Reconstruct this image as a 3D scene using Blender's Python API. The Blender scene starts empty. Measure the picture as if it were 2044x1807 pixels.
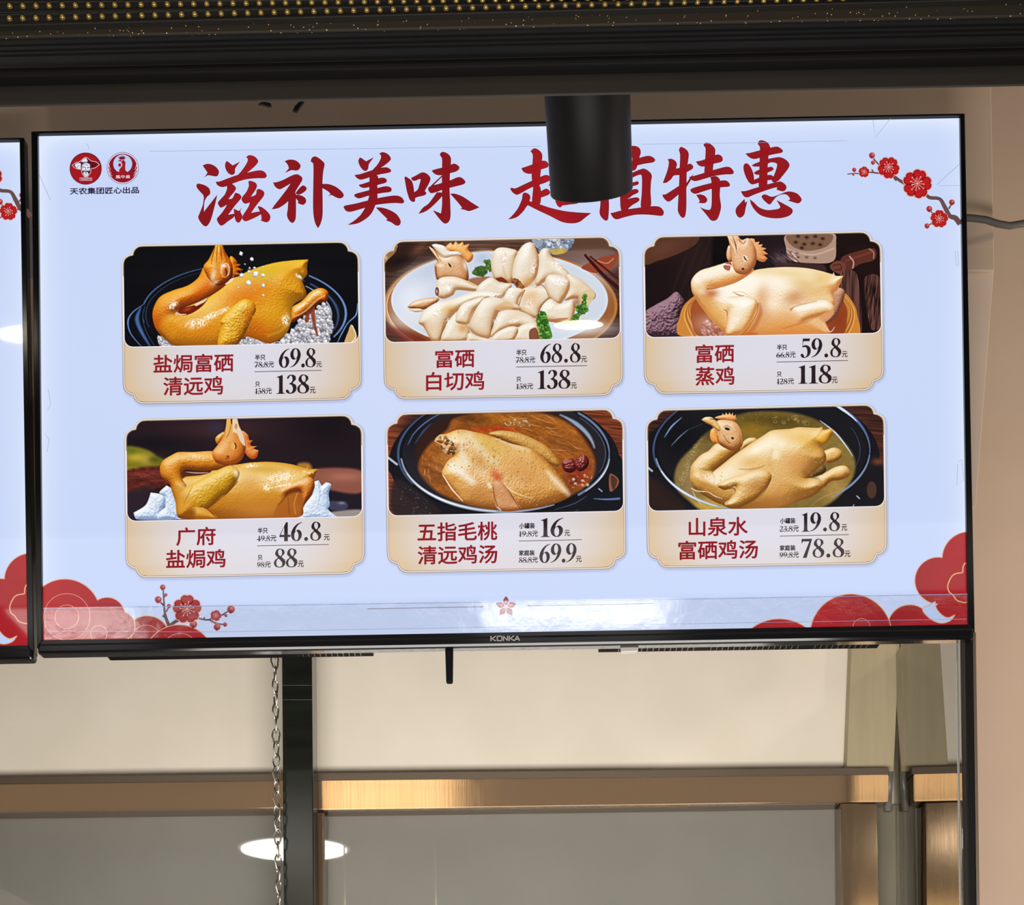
import bpy, bmesh, math, random
import numpy as np
from mathutils import Vector, Matrix
from mathutils.geometry import tessellate_polygon
random.seed(4)
SC = bpy.context.scene
COL = SC.collection
# ================================================================ camera
F, PPX, PPY = 3000., 1022., 2300.            # focal length and principal point, in pixels of the 2044 x 1807 frame
CAM = np.array([.02189, -1.98576, 1.37987])
YAW, ROLL = .010182, -.013047
_f = np.array([-math.sin(YAW), math.cos(YAW), 0.]); _r0 = np.array([math.cos(YAW), math.sin(YAW), 0.]); _u0 = np.array([0, 0, 1.])
_r = _r0 * math.cos(ROLL) + _u0 * math.sin(ROLL); _u = -_r0 * math.sin(ROLL) + _u0 * math.cos(ROLL)
cd = bpy.data.cameras.new('camera'); cam = bpy.data.objects.new('camera', cd); COL.objects.link(cam); SC.camera = cam
cd.sensor_fit = 'HORIZONTAL'; cd.sensor_width = 36; cd.lens = F / 2044 * 36
cd.shift_x = 0; cd.shift_y = (PPY - 903.5) / 2044; cd.clip_start = .02
M = Matrix.Identity(4)
for i in range(3): M[i][0], M[i][1], M[i][2], M[i][3] = _r[i], _u[i], -_f[i], CAM[i]
cam.matrix_world = M
def P(px, py, Y):
    """the point of the vertical plane y = Y that the photograph shows at (px, py)"""
    d = _f + _r * (px - PPX) / F - _u * (py - PPY) / F
    return Vector(CAM + d * (Y - CAM[1]) / d[1])
# ================================================================ exposure, the hall's ambient light and added fill lights
SC.view_settings.view_transform = 'Standard'; SC.view_settings.look = 'None'
SC.view_settings.exposure = 0; SC.view_settings.gamma = 1; SC.view_settings.use_curve_mapping = False
SC.cycles.max_bounces = 8; SC.cycles.use_denoising = True
w = bpy.data.worlds.new('hall'); SC.world = w; w.use_nodes = True
w.node_tree.nodes['Background'].inputs[0].default_value = (1, .84, .68, 1); w.node_tree.nodes['Background'].inputs[1].default_value = .42
def area(name, loc, target, size, power, col, spread=180, sy=None):
    l = bpy.data.lights.new(name, 'AREA'); l.energy = power; l.color = col; l.size = size; l.spread = math.radians(spread)
    if sy: l.shape = 'RECTANGLE'; l.size_y = sy
    o = bpy.data.objects.new(name, l); COL.objects.link(o); o.location = loc
    o.rotation_euler = (Vector(target) - Vector(loc)).to_track_quat('-Z', 'Y').to_euler(); return o
area('added_wall_fill', (.0, -1.05, 1.40), (.0, .46, 1.86), 1.3, 23, (1, .97, .92), 160, .3)  # unseen area light added to brighten the wall under the screens
area('added_right_wall_fill', (2.3, .25, 1.5), (1.1, .95, 2.45), .6, 13, (1, .90, .80), 150)  # out-of-view area light added to lift the right-hand wall
bl = bpy.data.lights.new('added_side_fill', 'POINT'); bl.energy = 8; bl.color = (1, .84, .64); bl.shadow_soft_size = .05  # bare point light added for the spotlight's rim and the bulkhead strip
bo = bpy.data.objects.new('added_side_fill', bl); COL.objects.link(bo); bo.location = (1.45, -.30, 2.72)
# ================================================================ helpers
def mat(name, col=(.5, .5, .5), rough=.5, metal=0., spec=.5, build=None):
    m = bpy.data.materials.new(name); m.use_nodes = True; b = m.node_tree.nodes['Principled BSDF']
    b.inputs['Base Color'].default_value = (*col, 1); b.inputs['Roughness'].default_value = rough; b.inputs['Metallic'].default_value = metal; b.inputs['Specular IOR Level'].default_value = spec
    if build: build(m.node_tree, b)
    return m
def sl(r, g, b): return tuple(lin((r, g, b)))
def tag(o, label=None, cat=None, group=None, kind=None):
    for k, v in (('label', label), ('category', cat), ('group', group), ('kind', kind)):
        if v: o[k] = v
    return o
def empty(name, loc=(0, 0, 0)):
    o = bpy.data.objects.new(name, None); COL.objects.link(o); o.location = loc; o.empty_display_size = .05; return o
def link(name, me, m=None, parent=None):
    o = bpy.data.objects.new(name, me); COL.objects.link(o)
    if m: me.materials.append(m)
    if parent:
        o.parent = parent
        wl = Vector((0, 0, 0)); q = parent
        while q: wl += q.location; q = q.parent
        o.location = -wl
    return o
def mesh(name, verts, faces, m, parent=None, smooth=False):
    me = bpy.data.meshes.new(name); me.from_pydata([tuple(v) for v in verts], [], faces); me.update()
    if smooth: me.polygons.foreach_set('use_smooth', [True] * len(me.polygons))
    return link(name, me, m, parent)
def frombm(name, bm, m, parent=None, smooth=False):
    bmesh.ops.recalc_face_normals(bm, faces=bm.faces[:])
    me = bpy.data.meshes.new(name); bm.to_mesh(me); bm.free()
    if smooth: me.polygons.foreach_set('use_smooth', [True] * len(me.polygons))
    return link(name, me, m, parent)
def bm_prism(bm, quad, y0, y1, bev=0.):
    """box whose front outline is a quad of world points at y0, carried straight back to y1"""
    a = [bm.verts.new((v[0], y0, v[2])) for v in quad]; b = [bm.verts.new((v[0], y1, v[2])) for v in quad]
    n = len(a); fs = [bm.faces.new(a), bm.faces.new(b[::-1])] + [bm.faces.new((a[i], b[i], b[(i + 1) % n], a[(i + 1) % n])) for i in range(n)]
    if bev:
        es = {e for f in fs for e in f.edges}
        bmesh.ops.bevel(bm, geom=list(es), offset=bev, segments=2, affect='EDGES', profile=.5)
    return fs
def prism(name, m, pxq, y0, y1, parent=None, bev=.001):
    bm = bmesh.new(); bm_prism(bm, [P(x, y, y0) for x, y in pxq], y0, y1, bev); return frombm(name, bm, m, parent)
def box(name, m, lo, hi, parent=None, bev=0.):
    bm = bmesh.new(); bm_prism(bm, [(lo[0], 0, lo[2]), (hi[0], 0, lo[2]), (hi[0], 0, hi[2]), (lo[0], 0, hi[2])], lo[1], hi[1], bev); return frombm(name, bm, m, parent)
def tube(name, m, pts, r, parent=None, closed=False, seg=10, bm=None):
    own = bm is None; bm = bm or bmesh.new(); pts = [Vector(p) for p in pts]; N = len(pts); rings = []
    up = Vector((0, 1, 0))
    for i, p in enumerate(pts):
        t = (pts[(i + 1) % N] - pts[i - 1]) if closed else (pts[min(i + 1, N - 1)] - pts[max(i - 1, 0)])
        t.normalize(); u = t.cross(up)
        if u.length < .1: u = t.cross(Vector((1, 0, 0)))
        u.normalize(); v = t.cross(u)
        rr = r[i] if hasattr(r, '__len__') else r
        rings.append([bm.verts.new(p + (u * math.cos(a) + v * math.sin(a)) * rr) for a in [2 * math.pi * k / seg for k in range(seg)]])
    for i in range(N if closed else N - 1):
        A, B = rings[i], rings[(i + 1) % N]
        for k in range(seg): bm.faces.new((A[k], A[(k + 1) % seg], B[(k + 1) % seg], B[k]))
    if not closed: bm.faces.new(rings[0][::-1]); bm.faces.new(rings[-1])
    if own: return frombm(name, bm, m, parent, True)
# ---------------------------------------------------------------- picture painter (the dish photographs shown on the screen)
def catmull(pts, closed=True, n=7):
    """dense polyline through pts; a point written (x, y, 1) is a sharp corner"""
    P = [np.array(p[:2], float) for p in pts]; S = [len(p) > 2 for p in pts]; N = len(P); out = []
    for i in range(N if closed else N - 1):
        j = (i + 1) % N
        a = P[i]; b = P[j]
        prv = P[i - 1] if (closed or i > 0) else a
        nxt = P[(j + 1) % N] if (closed or j < N - 1) else b
        m0 = (b - a) * .6 if S[i] else (b - prv) * .5
        m1 = (b - a) * .6 if S[j] else (nxt - a) * .5
        L = np.hypot(*(b - a)) + 1e-9
        for m in (m0, m1):
            l = np.hypot(*m)
            if l > 1.2 * L: m *= 1.2 * L / l
        k = 1 if (S[i] and S[j]) else n
        for t in np.arange(k) / k:
            t2, t3 = t * t, t ** 3
            out.append((2*t3-3*t2+1)*a + (t3-2*t2+t)*m0 + (-2*t3+3*t2)*b + (t3-t2)*m1)
    if not closed: out.append(P[-1])
    return np.array(out)
def lin(c):
    c = np.asarray(c, float) / 255.
    return np.where(c <= .04045, c / 12.92, ((np.maximum(c, 0) + .055) / 1.055) ** 2.4)
def blur(a, k):
    k = int(k)
    for ax in (0, 1):
        for _ in range(2):
            p = np.pad(a, [(k, k) if i == ax else (0, 0) for i in range(a.ndim)], mode='edge')
            c = np.cumsum(np.insert(p, 0, 0, axis=ax), axis=ax)
            n = 2 * k + 1
            a = (np.take(c, range(n, c.shape[ax]), axis=ax) - np.take(c, range(0, c.shape[ax] - n), axis=ax)) / n
    return a
class Pic:
    def __init__(s, col, seed=1, w=2044, h=940, step=3.4):
        s.step = step; s.nx = int(w / step); s.ny = int(h / step)
        s.X, s.Y = np.meshgrid((np.arange(s.nx) + .5) * step, (np.arange(s.ny) + .5) * step)
        s.C = np.empty((s.ny, s.nx, 3)); s.C[:] = col; s.r = np.random.RandomState(seed)
    def noise(s, sx, sy=None, ang=0):
        sy = sy or sx
        ca, sa = np.cos(ang), np.sin(ang)
        u = (s.X * ca + s.Y * sa) / sx; v = (-s.X * sa + s.Y * ca) / sy
        u -= u.min(); v -= v.min()
        g = s.r.rand(int(v.max()) + 3, int(u.max()) + 3)
        i, j = v.astype(int), u.astype(int); fv, fu = v - i, u - j
        fu = fu * fu * (3 - 2 * fu); fv = fv * fv * (3 - 2 * fv)
        return (g[i, j] * (1-fu) + g[i, j+1] * fu) * (1-fv) + (g[i+1, j] * (1-fu) + g[i+1, j+1] * fu) * fv - .5
    def sdf(s, pl, closed=True):
        d2 = np.full(s.X.shape, 1e12); ins = np.zeros(s.X.shape, bool)
        N = len(pl)
        for i in range(N if closed else N - 1):
            a, b = pl[i], pl[(i + 1) % N]; e = b - a
            wx, wy = s.X - a[0], s.Y - a[1]
            t = np.clip((wx * e[0] + wy * e[1]) / (e @ e + 1e-9), 0, 1)
            np.minimum(d2, (wx - t * e[0]) ** 2 + (wy - t * e[1]) ** 2, out=d2)
            if closed and e[1] != 0:
                ins ^= ((a[1] > s.Y) != (b[1] > s.Y)) & (s.X < e[0] * (s.Y - a[1]) / e[1] + a[0])
        d = np.sqrt(d2)
        return np.where(ins, -d, d) if closed else d
    def mix(s, m, col):
        s.C = s.C * (1 - m[..., None]) + np.asarray(col, float) * m[..., None]
    def mask(s, pts, soft=3.5, smooth=True):
        return np.clip(.5 - s.sdf(catmull(pts) if smooth else np.array([p[:2] for p in pts], float)) / soft, 0, 1)
    def fill(s, pts, col, a=1, soft=3.5, smooth=True, clip=None):
        m = s.mask(pts, soft, smooth) * a
        if clip is not None: m = m * clip
        s.mix(m, col); return m
    def blob(s, x, y, rx, ry, col, a=1, ang=0, p=1., clip=None):
        ca, sa = np.cos(np.radians(ang)), np.sin(np.radians(ang))
        u = ((s.X - x) * ca + (s.Y - y) * sa) / rx; v = (-(s.X - x) * sa + (s.Y - y) * ca) / ry
        m = a * np.exp(-(u * u + v * v) ** p)
        if clip is not None: m = m * clip
        s.mix(m, col)
    def line(s, pts, w, col, a=1, soft=3.5, clip=None, closed=False):
        """brush line; w a width or a list of widths along the points"""
        pl = catmull(pts, closed, 6)
        d2 = np.full(s.X.shape, 1e9)
        N = len(pl); ws = np.interp(np.linspace(0, 1, N), np.linspace(0, 1, len(w)), w) if hasattr(w, '__len__') else np.full(N, float(w))
        for i in range(N - 1):
            q, b = pl[i], pl[i + 1]; e = b - q
            wx, wy = s.X - q[0], s.Y - q[1]
            t = np.clip((wx * e[0] + wy * e[1]) / (e @ e + 1e-9), 0, 1)
            np.minimum(d2, np.hypot(wx - t * e[0], wy - t * e[1]) - .5 * (ws[i] + t * (ws[i + 1] - ws[i])), out=d2)
        m = a * np.clip(.5 - d2 / soft, 0, 1)
        if clip is not None: m = m * clip
        s.mix(m, col)
    def form(s, pts, ramp, R=120, L=(-.35, -.75, .6), spec=.5, pw=18, bump=.8, bs=11, soft=3.5, edge=.35, k=3, scol=(255, 250, 235), clip=None, fade=()):
        """a rounded body part: ramp = colours from shade to light"""
        sd = s.sdf(catmull(pts)); m = np.clip(.5 - sd / soft, 0, 1)
        if clip is not None: m = m * clip
        for fx, fy, fr in fade: m = m * np.clip((np.hypot(s.X - fx, s.Y - fy) / fr - .55) / .45, 0, 1) ** 1.5
        bump *= .5; bs *= .8
        t = np.clip(-sd / R, 0, 1)
        h = R * np.sqrt(np.maximum(1 - (1 - t) ** 2, 0)) * .8
        h = blur(h, k)
        if bump: h = h + bump * bs * (s.noise(bs) + .6 * s.noise(bs * .6)) * .5 + bump * 3 * s.noise(bs * 5) * 2
        gy, gx = np.gradient(h, s.step)
        nz = 1 / np.sqrt(1 + gx * gx + gy * gy); nx, ny = -gx * nz, -gy * nz
        l = np.array(L) / np.linalg.norm(L)
        df = nx * l[0] + ny * l[1] + nz * l[2]
        v = np.clip(.12 + .88 * np.maximum(df, 0) - edge * np.exp(np.minimum(sd, 0) / 16) * .6, 0, 1) * (len(ramp) - 1)
        i = np.minimum(v.astype(int), len(ramp) - 2); f = (v - i)[..., None]
        R_ = np.array(ramp, float); col = R_[i] * (1 - f) + R_[i + 1] * f
        hv = l + np.array([0, 0, 1]); hv /= np.linalg.norm(hv)
        sp = spec * np.maximum(nx * hv[0] + ny * hv[1] + nz * hv[2], 0) ** pw
        col = col + (np.array(scol) - col) * np.clip(sp, 0, 1)[..., None]
        s.C = s.C * (1 - m[..., None]) + col * m[..., None]
        return m
    def specks(s, m, n, r, cols, a=1):
        """small crystals scattered where m > .5"""
        ys, xs = np.where(m > .5)
        if len(xs) == 0: return
        for _ in range(n):
            q = s.r.randint(len(xs)); x, y = s.X[ys[q], xs[q]], s.Y[ys[q], xs[q]]
            rr = r * (.5 + s.r.rand()); an = s.r.rand() * 6.28; k = s.r.randint(4, 7)
            pts = [(x + rr * np.cos(an + 6.28 * i / k) * (.7 + .5 * s.r.rand()), y + rr * np.sin(an + 6.28 * i / k) * (.7 + .5 * s.r.rand())) for i in range(k)]
            P = np.array(pts); x0 = max(int((x - 2 * rr) / s.step), 0); x1 = min(int((x + 2 * rr) / s.step) + 2, s.nx); y0 = max(int((y - 2 * rr) / s.step), 0); y1 = min(int((y + 2 * rr) / s.step) + 2, s.ny)
            if x1 <= x0 or y1 <= y0: continue
            sub = Pic.__new__(Pic); sub.X = s.X[y0:y1, x0:x1]; sub.Y = s.Y[y0:y1, x0:x1]
            d = sub.sdf(P); mm = np.clip(.5 - d / 3.5, 0, 1) * a
            c = np.array(cols[s.r.randint(len(cols))], float)
            sh = np.clip(1 - (sub.Y - y) / (3.2 * rr) + (sub.X - x) / (6 * rr), .45, 1.15)[..., None]
            ed = np.where(d > -4, .72, 1)[..., None]
            s.C[y0:y1, x0:x1] = s.C[y0:y1, x0:x1] * (1 - mm[..., None]) + np.minimum(c * sh * ed, 255) * mm[..., None]
    def grain(s, m, sx, sy, amp, ang=0):
        s.C = s.C * (1 + (amp * (s.noise(sx, sy, ang) + .5 * s.noise(sx * .4, sy * .4, ang)) * m)[..., None])
def arc(cx, cy, rx, ry, a0, a1, n=14, rot=0):
    t = np.radians(np.linspace(a0, a1, n)); x, y = rx * np.cos(t), ry * np.sin(t); r = np.radians(rot)
    return [(cx + a * np.cos(r) - b * np.sin(r), cy + a * np.sin(r) + b * np.cos(r)) for a, b in zip(x, y)]

OR = [(92, 32, 4), (168, 74, 8), (214, 112, 14), (232, 146, 24), (246, 190, 62)]
YE = [(110, 62, 6), (176, 108, 14), (216, 150, 24), (234, 178, 40), (250, 214, 90)]
PALE = [(196, 124, 66), (226, 172, 112), (240, 208, 160), (247, 228, 198), (255, 247, 234)]
CREAM = [(176, 124, 78), (212, 178, 138), (228, 208, 180), (238, 226, 208), (250, 247, 243)]
GOLD = [(120, 66, 18), (180, 116, 48), (214, 154, 74), (232, 184, 104), (248, 220, 160)]
SALT = [(226, 222, 228), (206, 202, 210), (240, 238, 242), (186, 184, 196)]

def pic_salt_pot():
    p = Pic((7, 7, 11), 3)
    al = np.ones(p.X.shape)
    p.blob(1000, 330, 700, 120, (26, 26, 30), .8)
    p.fill(arc(1030, 640, 830, 400, 0, 360, 28)[:-1], (12, 13, 17))
    p.line(arc(1030, 640, 832, 402, 170, 255), [16, 10, 4], (70, 96, 140), .9)
    p.line(arc(1030, 650, 800, 385, 165, 250), [8, 6, 2], (44, 60, 90), .9)
    p.fill([(215, 560), (120, 625), (82, 690), (95, 790), (150, 880), (300, 905), (250, 800), (210, 700)], (8, 10, 16))
    p.line([(215, 562), (125, 628), (85, 700), (105, 800), (190, 905)], [3, 8, 12, 8, 4], (96, 132, 190), .95)
    p.line([(190, 590), (158, 680), (190, 780), (260, 900)], [6, 34, 30, 10], (70, 110, 170), .9, 16)
    p.line([(222, 580), (205, 680), (240, 800), (300, 900)], 5, (60, 80, 110), .8)
    p.line(arc(1030, 640, 832, 402, -50, 28), [10, 14, 20, 10], (110, 140, 200), .95, 8)
    p.line(arc(1030, 660, 770, 370, -45, 20), [12, 22, 8], (60, 80, 120), .9, 10)
    p.line(arc(1030, 660, 715, 345, -45, 10), [6, 12, 14, 4], (170, 190, 220), .85, 6)
    p.line([(1958, 560), (1945, 650), (1880, 715), (1830, 800), (1790, 880)], [6, 10, 6, 8, 4], (120, 160, 220), .9)
    p.fill([(1910, 730), (1950, 830), (1930, 880), (1850, 890), (1880, 790)], (206, 168, 110)); p.line([(1915, 740), (1945, 820), (1905, 880)], 8, (246, 230, 190), .9)
    bed = p.fill([(330, 840), (420, 830), (520, 905), (360, 910)], (150, 150, 165)); p.specks(bed, 60, 17, SALT)
    bed = p.fill([(940, 900), (1000, 850), (1150, 835), (1330, 860), (1500, 690), (1590, 640), (1690, 560), (1745, 690), (1740, 790), (1690, 890)], (120, 116, 128)); p.specks(bed, 420, 19, SALT)
    for q in ([(1590, 590), (1600, 700), (1630, 820)], [(1560, 600), (1540, 700), (1560, 680)]): p.line(q, [40, 26, 14], (140, 60, 30), .9, 6)
    # far body, tail
    body = [(300, 690), (330, 600), (420, 560), (560, 578), (760, 488), (880, 385), (1000, 325), (1120, 272), (1280, 226), (1430, 206), (1555, 198, 1), (1545, 262), (1547, 318), (1512, 356), (1480, 326, 1), (1524, 420), (1536, 500), (1440, 562), (1420, 620), (1415, 700), (1370, 810), (1250, 884), (1130, 850), (1040, 832), (900, 915), (480, 905), (370, 835), (312, 760)]
    p.form([(1415, 600), (1500, 540), (1580, 460), (1660, 432), (1716, 465), (1706, 540), (1650, 552), (1560, 620), (1470, 690), (1410, 705)], OR, 60, spec=.8)
    p.line([(1440, 668), (1530, 620), (1620, 535), (1690, 492)], [10, 16, 10], (252, 230, 170), .55, 8)
    m = p.form(body, YE, 210, spec=.35, bump=1.3, bs=13)
    p.blob(1060, 480, 260, 130, (222, 104, 10), .65, -25, 1.2, m); p.blob(1230, 300, 190, 60, (214, 182, 20), .7, -14, 1, m)
    p.blob(1330, 650, 160, 190, (222, 158, 22), .6, 10, 1, m); p.blob(640, 760, 300, 140, (222, 132, 20), .7, 0, 1, m); p.blob(1130, 780, 150, 120, (206, 92, 6), .6, 0, 1, m)
    p.blob(1420, 290, 120, 60, (240, 160, 30), .6, 0, 1, m)
    p.line([(1230, 820), (1330, 780), (1420, 700)], 14, (250, 214, 110), .35, 20, m)
    # neck folded back to the head
    nk = p.form([(288, 690), (292, 600), (345, 505), (450, 452), (570, 412), (655, 350), (700, 265), (760, 210), (900, 230), (940, 330), (900, 392), (800, 470), (660, 545), (530, 598), (470, 640), (500, 668), (560, 690), (520, 800), (430, 850), (330, 790)], OR, 130, spec=.35, bump=1.4, bs=11, fade=((500, 790, 190),))
    p.blob(330, 720, 70, 130, (190, 84, 6), .7, 15, 1, nk); p.blob(700, 430, 170, 60, (226, 106, 22), .6, -35, 1, nk); p.blob(420, 520, 120, 40, (240, 150, 40), .4, -35, 1, nk)
    p.fill([(478, 640), (520, 600), (640, 565), (735, 515), (690, 580), (600, 640), (505, 660)], (110, 26, 10)); p.line([(640, 568), (700, 540), (735, 516)], [22, 18, 4], (246, 214, 186), .9); p.line([(484, 640), (510, 650), (560, 645)], [26, 20, 4], (236, 190, 150), .9); p.blob(570, 605, 40, 14, (190, 70, 30), .8, -20)
    p.line([(730, 518), (830, 440), (930, 365)], [3, 5, 6], (150, 50, 6), .9); p.line([(880, 400), (920, 372), (944, 352)], [8, 24, 10], (250, 226, 196), .9)
    # head, comb, beak
    p.form([(918, 175), (975, 215), (965, 232, 1), (1005, 238, 1), (975, 262, 1), (1026, 282, 1), (980, 298, 1), (1010, 330, 1), (950, 345), (905, 330)], OR, 60, spec=.2)
    hd = p.form([(700, 262), (745, 195), (790, 100), (800, 82), (850, 82), (885, 150), (935, 240), (935, 330), (885, 390), (810, 410), (745, 360)], OR, 90, spec=.3, bump=1.2)
    for x in (795, 815, 838, 858): p.line([(x, 84), (x + (x - 825) * .6, 160), (x + (x - 825) * 1.1, 240)], [5, 7, 3], (124, 62, 12), .75)
    for x in (805, 828, 848): p.line([(x, 90), (x + (x - 825) * .8, 180)], [5, 3], (244, 190, 90), .7)
    p.blob(780, 330, 26, 70, (248, 222, 190), .8, 10); p.fill(arc(878, 288, 36, 60, 0, 360, 14, 8)[:-1], (222, 150, 90), .8); p.line(arc(878, 288, 34, 58, 150, 400, 12, 8), 6, (250, 224, 196), .7); p.fill(arc(882, 302, 20, 40, 0, 360, 12, 8)[:-1], (184, 96, 36)); p.line([(880, 275), (888, 300), (884, 330)], [6, 13, 5], (70, 28, 8), .95); p.blob(850, 250, 14, 40, (250, 230, 206), .6, 10); p.blob(868, 250, 16, 12, (255, 246, 230), .9)
    p.blob(800, 385, 30, 14, (252, 226, 196), .7, -30)
    # wing
    w = p.form([(820, 905), (845, 740), (830, 710), (900, 620), (985, 545), (1050, 522), (1110, 550), (1128, 610), (1090, 690), (1040, 800), (960, 905)], YE, 90, spec=.4, bump=1.8, bs=14)
    p.blob(1080, 640, 30, 90, (214, 110, 16), .6, 20, 1, w)
    # glints
    for x, y, a, b, an in ((640, 720, 80, 34, -10), (760, 660, 70, 22, -25), (870, 612, 40, 16, -25), (450, 570, 40, 26, -40), (1370, 690, 26, 40, 10), (1480, 340, 34, 12, 40)):
        mm = np.exp(-(((p.X - x) * np.cos(np.radians(an)) + (p.Y - y) * np.sin(np.radians(an))) / a) ** 2 - ((-(p.X - x) * np.sin(np.radians(an)) + (p.Y - y) * np.cos(np.radians(an))) / b) ** 2)
        p.mix(np.clip(mm * (1 + 2.4 * p.noise(9)), 0, .95), (255, 246, 226))
    for x, y, r in ((1010, 150, 15), (1095, 195, 12), (1040, 235, 6), (1072, 296, 17), (1010, 330, 14), (1118, 265, 9), (1178, 262, 13), (1125, 320, 20), (1182, 326, 17), (1070, 392, 20), (985, 425, 14), (1190, 410, 10), (1190, 488, 10), (1075, 265, 7)):
        p.specks(np.hypot(p.X - x, p.Y - y) < 4, 1, r * 1.3, [(252, 252, 255)])
    tiny = ((np.hypot((p.X - 1120) / 190, (p.Y - 360) / 90) < 1) * 1.)
    p.specks(tiny, 60, 5, [(250, 240, 200)], .8); p.specks(w * 1., 50, 5, [(250, 232, 170)], .5); p.specks(m * (p.X > 950), 70, 4, [(250, 226, 150)], .45)
    return p.C

def pic_white_cut():
    p = Pic((70, 44, 34), 7)
    al = np.ones(p.X.shape); p.grain(al, 300, 9, .55, .05)
    p.fill([(40, 80), (420, 80), (360, 170), (230, 300), (60, 330)], (46, 26, 20)); p.blob(330, 160, 90, 40, (110, 66, 48), .8, -40); p.blob(180, 250, 120, 40, (20, 12, 10), .9, -10)
    p.fill([(40, 240), (60, 190), (130, 150), (158, 120), (140, 180), (80, 240), (50, 275)], (150, 104, 66)); p.blob(62, 225, 14, 20, (230, 200, 160), .8)
    p.fill([(560, 80), (1000, 78), (1260, 76), (1260, 140), (900, 160), (560, 170)], (88, 60, 46), .9, 20)
    p.grain((p.Y < 170) * 1., 400, 10, .5)
    p.fill([(1420, 180), (1900, 140), (1960, 300), (1700, 330)], (140, 112, 102), .7, 60); p.fill([(1590, 70), (1960, 60), (1960, 130), (1590, 150)], (96, 64, 46), .9, 20)
    # wooden under-plate and white plate
    p.fill(arc(1000, 620, 950, 460, 0, 360, 40)[:-1], (150, 88, 40)); p.line(arc(1000, 620, 945, 455, 95, 265), [10, 30, 14], (226, 160, 92), .6, 20); p.line(arc(1000, 620, 930, 445, 100, 200), [4, 10, 4], (250, 226, 190), .8)
    p.fill([(60, 800), (200, 800), (420, 905), (230, 910)], (110, 30, 18), .8, 40)
    p.line(arc(1000, 620, 940, 452, -60, 60), [8, 26, 10], (196, 122, 58), .8, 14)
    p.fill(arc(990, 570, 884, 400, 0, 360, 40)[:-1], (222, 226, 236), 1, 5); p.fill(arc(990, 570, 870, 385, 0, 360, 40)[:-1], (206, 214, 230), .9, 40)
    p.blob(270, 560, 130, 200, (232, 236, 246), .9, 20); p.blob(420, 330, 180, 70, (190, 202, 222), .6, -25); p.blob(1700, 470, 140, 160, (212, 220, 232), .9, 20); p.blob(850, 230, 60, 60, (180, 196, 220), .8); p.blob(1650, 800, 260, 60, (226, 232, 242), .9); p.blob(300, 730, 180, 60, (226, 228, 234), .7)
    # glass top right
    p.fill([(1262, 75), (1590, 70), (1575, 130), (1520, 180), (1440, 200), (1330, 170), (1280, 130)], (150, 160, 176)); gl = p.mask([(1262, 75), (1590, 70), (1575, 130), (1520, 180), (1440, 200), (1330, 170), (1280, 130)])
    p.specks(gl, 80, 15, [(226, 234, 246), (110, 124, 150), (190, 204, 226)], .8); p.fill([(1400, 165), (1500, 150), (1540, 175), (1450, 200)], (214, 170, 50), .8, 12)
    # chopsticks and rest
    p.fill([(1660, 300), (1800, 230), (1940, 195), (1955, 230), (1900, 320), (1780, 350), (1700, 330)], (150, 66, 42)); p.line([(1790, 250), (1860, 270), (1900, 250), (1920, 230)], 8, (220, 150, 120), .8)
    p.line([(1690, 205), (1830, 360), (1960, 475)], [22, 28, 34], (60, 16, 16)); p.line([(1700, 205), (1960, 440)], [6, 8], (130, 60, 54), .9); p.line([(1730, 215), (1960, 400)], [14, 20], (80, 26, 24))
    # chicken pieces, back to front
    B = dict(bump=.45, bs=11, spec=.7, pw=16, edge=.6)
    def pc(pts, R=70, ramp=CREAM, **k):
        return p.form(pts, ramp, R, **{**B, **k})
    TAN = [(120, 66, 30), (176, 110, 62), (206, 148, 96), (226, 182, 136), (250, 230, 206)]
    p.fill([(740, 400), (900, 380), (1000, 430), (900, 480), (780, 450)], (150, 84, 40), .8, 14)
    pc([(240, 625), (300, 575), (420, 550), (500, 560), (440, 620), (360, 650), (270, 640)], 40, TAN)
    pc([(250, 645), (340, 640), (370, 660), (300, 668)], 16)
    # head with comb
    pc([(548, 140), (590, 100, 1), (612, 120, 1), (632, 90, 1), (655, 115, 1), (690, 95, 1), (700, 125, 1), (742, 110, 1), (735, 160), (775, 200), (765, 245), (730, 265), (690, 230), (620, 190), (570, 180)], 40, [(176, 96, 36), (214, 136, 60), (232, 164, 84), (244, 190, 116), (250, 214, 160)], spec=.2)
    pc([(418, 138, 1), (445, 150), (520, 200), (600, 190), (680, 220), (725, 290), (738, 400), (700, 430), (560, 420), (480, 400), (458, 290), (480, 250)], 80, TAN)
    pc([(436, 120, 1), (470, 112), (540, 130), (580, 170), (650, 175), (680, 200), (600, 215), (540, 225), (480, 175)], 24, [(180, 150, 120), (220, 204, 184), (244, 236, 228), (252, 248, 244)])
    p.line([(420, 140), (460, 190), (500, 250)], [10, 14, 6], (244, 210, 160), .9); p.line([(448, 148), (490, 215)], [4, 6], (130, 80, 40), .8)
    p.fill([(562, 262), (585, 268), (602, 300), (584, 305), (568, 290)], (230, 196, 150)); p.fill([(570, 268), (586, 276), (598, 300), (582, 298)], (70, 36, 18)); p.blob(710, 290, 18, 50, (250, 238, 226), .8, -15)
    p.line([(470, 300), (478, 400)], 10, (120, 60, 24), .6, 10)
    # garnish left
    leaf = [(76, 116, 46), (58, 96, 38), (100, 140, 60)]
    for pts in ([(766, 345), (800, 305), (850, 290), (890, 320), (880, 360), (840, 378), (790, 368)], [(872, 250), (900, 250), (925, 300), (915, 332), (888, 310)]):
        m = p.fill(pts, (72, 108, 44)); p.specks(m, 40, 12, leaf, .7)
    # upper pieces
    pc([(922, 260), (940, 180), (990, 142), (1080, 150), (1135, 180), (1120, 320), (1090, 430), (1020, 420), (950, 400), (925, 330)], 80)
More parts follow.
